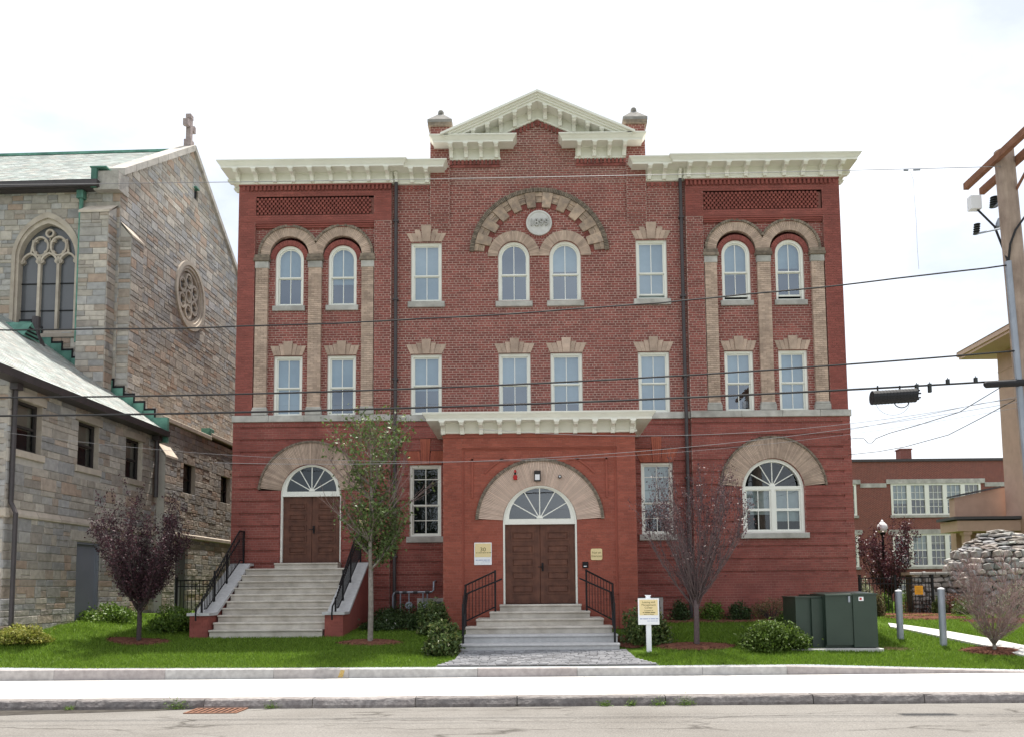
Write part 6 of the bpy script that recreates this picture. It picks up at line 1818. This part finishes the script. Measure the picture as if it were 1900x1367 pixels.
tree('plum_tree', 'dense dark purple plum tree on the left lawn before the church', q1, 4.0, .95, .055, 40, 1.06, None, 'leaf_plum', 'bark_plum', 17000, .056, tw=1.0, ntwig=12, side=.36, lr=.7, lowf=.55,
     leaf_fn=lambda v, H: (1.0 if v.z > 1.05 else .15) * (1.15 if v.z > 2.9 else 1))
q3 = G(1293, 1198)
tree('plum_tree', 'sparse purple plum tree in front of the right bay, branches nearly bare', q3, 4.3, 1.2, .062, 44, 1.22, None, 'leaf_plum2', 'bark_plum2', 4200, .05, tw=1.1, ntwig=20, side=.28, lr=.6,
     leaf_fn=lambda v, H: .12 if v.z < 1.9 else (.35 if v.z < 2.6 else 1.2))
q2 = G(687, 1192)
def maple_leaf(v, H):
    w = .05
    if 1.7 < v.z < 3.3 and -.75 < v.x < 1.0: w = 1.3 if v.x > -.25 else .45
    if v.z >= 3.3 and abs(v.x) < .45: w = .55
    if v.z > 4.6: w = .5
    return w * (1.4 if v.z < 2.4 else 1)
tree('maple_tree', 'slender half leafed green maple by the long concrete steps', q2, 5.2, 1.75, .062, 44, 1.0, lambda t: interp(t, [(0, 1.1), (.35, 1.35), (.7, 1.0), (1, .3)]), 'leaf_maple', 'bark_maple', 5600, .09, twigm='twig_maple', leader=True, leaf_fn=maple_leaf, tw=1.3, ntwig=11, side=.3)
q4 = G(1845, 1208)
tree('bare_shrub', 'leafless multi stemmed shrub on the right lawn before the grotto', q4, 2.15, .2, .04, 17, .95, None, 'leaf_tan', 'bark_maple', 900, .03, tw=1.05, ntwig=46, side=.85, cat='shrub', twigm='twig_maple')
pb = PY(1650, 1060, 8.2)
tree('plum_tree', 'burgundy leaved tree behind the iron fence and lamp post', (pb.x, 8.2, 1.13), 3.55, .75, .07, 26, 1.15, None, 'leaf_burg', 'bark_plum', 7000, .085, tw=1.0, ntwig=9, side=.3)

def shrub(name, label, c, rx, ry, rz_, leafm, n, lsize, clumps=26, flat=.55, group=None, needle=False, flowers=0, base=None):
    c = Vector(c); t = thing(name, label, 'shrub', (c.x, c.y, c.z), group)
    n = int(n * 1.0)
    K = clumps
    U = unit(PRNG.normal(size=(K, 3))); U[:, 2] = np.abs(U[:, 2]) * 1.05 - .12
    cl = U * PRNG.uniform(.55, .92, (K, 1)) * np.array([rx, ry, rz_])
    cl[:, 2] += rz_ * .18
    sig = np.array([rx, ry, rz_]) * .21
    idx = PRNG.integers(0, K, n)
    D = PRNG.normal(size=(n, 3)); D = unit(D) * PRNG.uniform(.25, 1.0, (n, 1)) ** .5 * 1.55
    P = cl[idx] + D * sig
    inner = PRNG.normal(size=(n // 4, 3)) * np.array([rx, ry, rz_]) * .38; inner[:, 2] = np.abs(inner[:, 2])
    P = np.vstack([P, inner])
    P[:, 2] = np.maximum(P[:, 2], .01)
    P += np.array(c)
    link('foliage', leaf_mesh('foliage', P, lsize, M[leafm], aspect=.16 if needle else .5, up=.4 if not needle else 0), None, t)
    m = MB()
    for k in range(0, K):
        e = Vector(cl[k]) + c; m.tube([c - Vector((0, 0, .05)), c.lerp(e, .5) + Vector((0, 0, .05)), e], [.012, .009, .004], 5)
    m.build('stems', M['bark_plum'], t)
    if flowers:
        i2 = PRNG.integers(0, len(P), flowers); Pf = P[i2] + np.array([0, -.05, .03]); link('blossom', leaf_mesh('blossom', Pf, .07, M['petal'], aspect=.9), None, t)
    return t
def shrub_px(label, px, py, wpx, hpx, leafm, n, lsize, name='shrub', depth=None, at=None, **k):
    q = at if at is not None else G(px, py); s = FPX / (q.y + 25)
    return shrub(name, label, q, wpx / 2 / s, (depth or wpx / 2 / s * .85), hpx / s * .80, leafm, n, lsize, **k)
shrub_px('golden yellow juniper at the foot of the church wall', 38, 1192, 100, 36, 'leaf_gold', 4200, .06, name='juniper', needle=False, clumps=30)
shrub_px('spreading green shrub under the grey church door', 197, 1167, 118, 42, 'leaf_bright', 3600, .075, at=Vector((PY(197, 1167, -1.6).x, -1.6, 1.2)))
shrub_px('rounded green shrub between plum tree and concrete steps', 318, 1172, 100, 52, 'leaf_bright', 3800, .07)
shrub_px('olive rhododendron crowding the left railing of the granite steps', 822, 1214, 72, 70, 'leaf_rhodo', 3400, .085, clumps=30)
shrub_px('taller rhododendron touching the porch wall left of the railing', 830, 1180, 66, 74, 'leaf_rhodo', 2600, .085, at=Vector((-2.75, -3.35, .95)))
shrub_px('low dark evergreen with white flowers right of the maple trunk', 715, 1170, 95, 28, 'leaf_dark', 2600, .065, flowers=16, at=Vector((PY(715, 1168, -2.1).x, -2.1, 1.0)))
shrub_px('low dark evergreen in front of the gas pipes', 745, 1150, 120, 42, 'leaf_dark', 3200, .07, at=Vector((PY(748, 1150, -1.1).x, -1.1, 1.08)))
shrub_px('dark evergreen between gas pipes and rhododendron', 785, 1165, 66, 46, 'leaf_dark', 2200, .07, at=Vector((PY(782, 1165, -2.2).x, -2.2, 1.0)))
shrub_px('rhododendron behind the white post sign', 1197, 1204, 92, 86, 'leaf_rhodo', 3600, .085, at=Vector((PY(1197, 1200, -4.6).x, -4.6, .76)))
for k, (px, w, h, lm, lab) in enumerate(((1262, 46, 44, 'leaf_dark', 'small green shrub under the basement window right of the sign'), (1322, 46, 42, 'leaf_bright', 'small green shrub by the wall just right of the plum trunk'), (1372, 48, 40, 'leaf_dark', 'small green shrub by the wall, third from the porch'), (1432, 96, 46, 'leaf_tan', 'tan twiggy shrub against the wall above the mugo pine'))):
    shrub_px(lab, px, 1146, w, h, lm, 1500 if k < 3 else 2200, .06 if k < 3 else .04, at=Vector((PY(px, 1146, -.75).x, -.75, 1.1)))
shrub_px('spreading mugo pine beside the transformer cabinet', 1432, 1204, 125, 56, 'leaf_juniper', 9000, .075, name='mugo_pine', needle=False, clumps=46)
shrub_px('juniper tucked behind the transformer cabinet', 1475, 1170, 60, 40, 'leaf_juniper', 2200, .07, name='juniper', at=Vector((PY(1462, 1170, -3.0).x, -3.0, .95)))
shrub_px('white blossoming bush at the right corner of the brick building', 1598, 1100, 46, 72, 'leaf_pale', 2000, .07, at=Vector((PY(1600, 1090, 4.2).x, 4.2, 1.13)))
for k, (px, Y, w, h, lm, lab) in enumerate(((1640, 5.2, 40, 40, 'leaf_bright', 'yellow green shrub behind the fence, left of the gate'), (1690, 5.6, 64, 40, 'leaf_bright', 'yellow green shrub behind the gate notice'), (1708, 3.6, 66, 36, 'leaf_red', 'red brown shrub at the foot of the gate'), (1775, 2.3, 56, 44, 'leaf_red', 'red brown shrub before the fieldstone wall'), (1745, 2.2, 30, 40, 'leaf_rhodo', 'little green shrub behind the right bollard'), (1800, 1.6, 70, 40, 'leaf_rhodo', 'olive shrub behind the bare shrub'), (1890, 1.4, 90, 62, 'leaf_pale', 'pale variegated shrub at the right edge before the grotto'), (1631, 0.6, 26, 50, 'leaf_tan', 'tan grassy shrub just right of the transformer cabinet'))):
    p = PY(px, 1150, Y); shrub_px(lab, px, 1150, w, h, lm, 1700, .055, at=Vector((p.x, Y, 1.12)))

# mulch beds: low mounds with loose chips
beds = []
def bed(label, poly_or_c, rx=None, ry=None):
    c = Vector(poly_or_c); n = 22; m = MB()
    ring = []
    for i in range(n):
        a = 2 * pi * i / n; r = 1 + rnd.uniform(-.08, .08); ring.append((c.x + rx * r * cos(a), c.y + ry * r * sin(a)))
    vs = [(c.x, c.y, lawn_z(c.x, c.y) + .055)]
    for f, h in ((.6, .05), (1.0, .0)):
        vs += [(c.x + (x - c.x) * f, c.y + (y - c.y) * f, lawn_z(c.x + (x - c.x) * f, c.y + (y - c.y) * f) + h + .012) for x, y in ring]
    fs = [(0, 1 + i, 1 + (i + 1) % n) for i in range(n)] + [(1 + i, 1 + n + i, 1 + n + (i + 1) % n, 1 + (i + 1) % n) for i in range(n)]
    m.add(vs, fs); o = structure(m.build('mulch_bed', M['mulch'])); beds.append((c.x, c.y, rx, ry))
    k = int(900 * rx * ry) + 60
    A = PRNG.uniform(0, 2 * pi, k); R = np.sqrt(PRNG.uniform(0, 1.05, k))
    X = c.x + rx * R * np.cos(A); Y = c.y + ry * R * np.sin(A)
    Z = np.array([lawn_z(x, y) for x, y in zip(X, Y)]) + .03 + .035 * (1 - R)
    ch = link('bark_chips', leaf_mesh('bark_chips', np.stack([X, Y, Z], 1), .05, M['mulch'], aspect=.4, up=1.5), None, o); ch['kind'] = 'stuff'
bed('', q1, .78, .42); bed('', q2, .80, .36); bed('', G(1290, 1199), .95, .42); bed('', q4, .75, .4)
bed('', G(835, 1205), .55, .45); bed('', G(1170, 1190), .5, .75)
bed('', (10.9, -.2, 0), 1.2, .75); bed('', (12.6, -1.4, 0), 1.3, .55); bed('', (11.6, 2.2, 0), 2.4, .9)
for x in (3.4, 5.2): bed('', (x, -.75, 0), 1.5, .42)
bed('', (-3.4, -1.3, 0), 1.3, 1.0); bed('', (-12.4, -1.2, 0), .8, .8)
# walk of pale concrete on the right
up_ = [G(x, y) for x, y in ((1648, 1158), (1690, 1163), (1745, 1171), (1830, 1186), (1900, 1200), (1960, 1213))]
lo_ = [G(x, y) for x, y in ((1652, 1165), (1692, 1172), (1745, 1183), (1830, 1201), (1900, 1219), (1960, 1235))]
m = MB()
for a, b, c, d in zip(up_, up_[1:], lo_, lo_[1:]): m.quad((c.x, c.y, lawn_z(c.x, c.y) + .05), (d.x, d.y, lawn_z(d.x, d.y) + .05), (b.x, b.y, lawn_z(b.x, b.y) + .05), (a.x, a.y, lawn_z(a.x, a.y) + .05))
for c, d in zip(lo_, lo_[1:]): m.quad((c.x, c.y, lawn_z(c.x, c.y) - .05), (d.x, d.y, lawn_z(d.x, d.y) - .05), (d.x, d.y, lawn_z(d.x, d.y) + .05), (c.x, c.y, lawn_z(c.x, c.y) + .05))
structure(m.build('walkway', M['concrete']))
walk = [(a.x, a.y, b.x, b.y) for a, b in zip(up_, lo_)]

# grass
M['grass'] = leafmat('grass blade', [(.135, .235, .020), (.165, .27, .026), (.105, .19, .017), (.19, .29, .035), (.14, .24, .022)], rough=.55, trans=.35, isl=.25)
def grass_ok(x, y):
    ok = np.ones(len(x), bool)
    l = np.interp(y, [-6.86, -6.3, -5.4], [-2.3, -1.95, -1.88]); r = np.interp(y, [-6.86, -6.3, -5.4], [2.35, 1.95, 1.83])
    ok &= ~((x > l) & (x < r) & (y < -5.3)); ok &= ~((x > -2.2) & (x < 2.2) & (y > -5.6))
    ok &= ~((x > xl_ - .5) & (x < xr_ + .5) & (y > yend - .1))
    ok &= ~((x > pad[0]) & (x < pad[1]) & (y > yt - .2) & (y < yt + 1.6))
    ok &= ~((np.abs(x) < 9.05) & (y > -.25)); ok &= x > -12.35 - .03 * y
    for cx_, cy_, rx, ry in beds: ok &= ((x - cx_) / rx) ** 2 + ((y - cy_) / ry) ** 2 > .92
    wu = np.interp(x, [w[0] for w in walk], [w[1] for w in walk], left=99, right=99); wl2 = np.interp(x, [w[2] for w in walk], [w[3] for w in walk], left=99, right=99)
    ok &= ~((y > wl2 - .03) & (y < wu + .03))
    return ok
def grass(x0, x1, y0, y1, dens, h):
    n = int((x1 - x0) * (y1 - y0) * dens)
    x = PRNG.uniform(x0, x1, n); y = PRNG.uniform(y0, y1, n)
    k = grass_ok(x, y); x, y = x[k], y[k]
    return x, y, np.full(len(x), h)
parts = [grass(-13.5, 14, -6.87, -5.6, 2600, .055), grass(-13.5, 14, -5.6, -3.2, 1500, .06), grass(-13.5, 14.5, -3.2, .6, 700, .065), grass(9.1, 15, .6, 9, 260, .08)]
x = np.concatenate([p[0] for p in parts]); y = np.concatenate([p[1] for p in parts]); h = np.concatenate([p[2] for p in parts])
n = len(x)
z = np.array([lawn_z(a, b) for a, b in zip(x, y)])
h = h * PRNG.uniform(.55, 1.25, n); az = PRNG.uniform(0, 2 * pi, n); w = PRNG.uniform(.005, .010, n)
tx, ty = PRNG.normal(scale=.42, size=(2, n)) * h
V = np.empty((n, 3, 3))
V[:, 0] = np.stack([x - np.cos(az) * w, y - np.sin(az) * w, z - .005], 1); V[:, 1] = np.stack([x + np.cos(az) * w, y + np.sin(az) * w, z - .005], 1); V[:, 2] = np.stack([x + tx, y + ty, z + h], 1)
go = link('grass', np_mesh('grass', V.reshape(-1, 3), np.arange(3 * n).reshape(n, 3), M['grass']), None)
tag(go, 'short mown green grass of the front lawn', 'grass', kind='stuff')
# dry patch and roadside weeds
q = G(1660, 1205)
pts = np.stack([PRNG.normal(q.x, .16, 500), PRNG.normal(q.y, .07, 500), np.zeros(500)], 1); pts[:, 2] = [lawn_z(a, b) + .035 for a, b in pts[:, :2]]
o = link('dry_grass', leaf_mesh('dry_grass', pts, .06, leafmat('straw', [(.32, .22, .12), (.26, .17, .09), (.36, .27, .16)]), aspect=.12), None); tag(o, 'patch of dry straw on the lawn right of the transformer cabinet', 'straw', kind='stuff')
for px, s, lab in ((328, .16, 'green weed clump at the kerb left of the drain'), (503, .09, 'small weed at the kerb right of the drain'), (1122, .10, 'small weed at the kerb below the porch path'), (1170, .09, 'weed at the kerb, second right of the path'), (1222, .12, 'weed at the kerb, third right of the path'), (1272, .14, 'tall weed at the kerb below the sparse plum tree'), (130, .07, 'tiny weed at the kerb near the left edge')):
    p = PY(px, 1308, -10.03); n = int(1500 * s)
    t = thing('kerb_weed', lab, 'weed', (p.x, -10.06, .05), 'weeds growing at the road kerb')
    P = np.stack([PRNG.normal(p.x, s * .6, n), PRNG.normal(-10.07, .035, n), .06 + np.abs(PRNG.normal(0, s * .5, n))], 1)
    link('leaves', leaf_mesh('leaves', P, .035, M['leaf_bright'], aspect=.3), None, t)
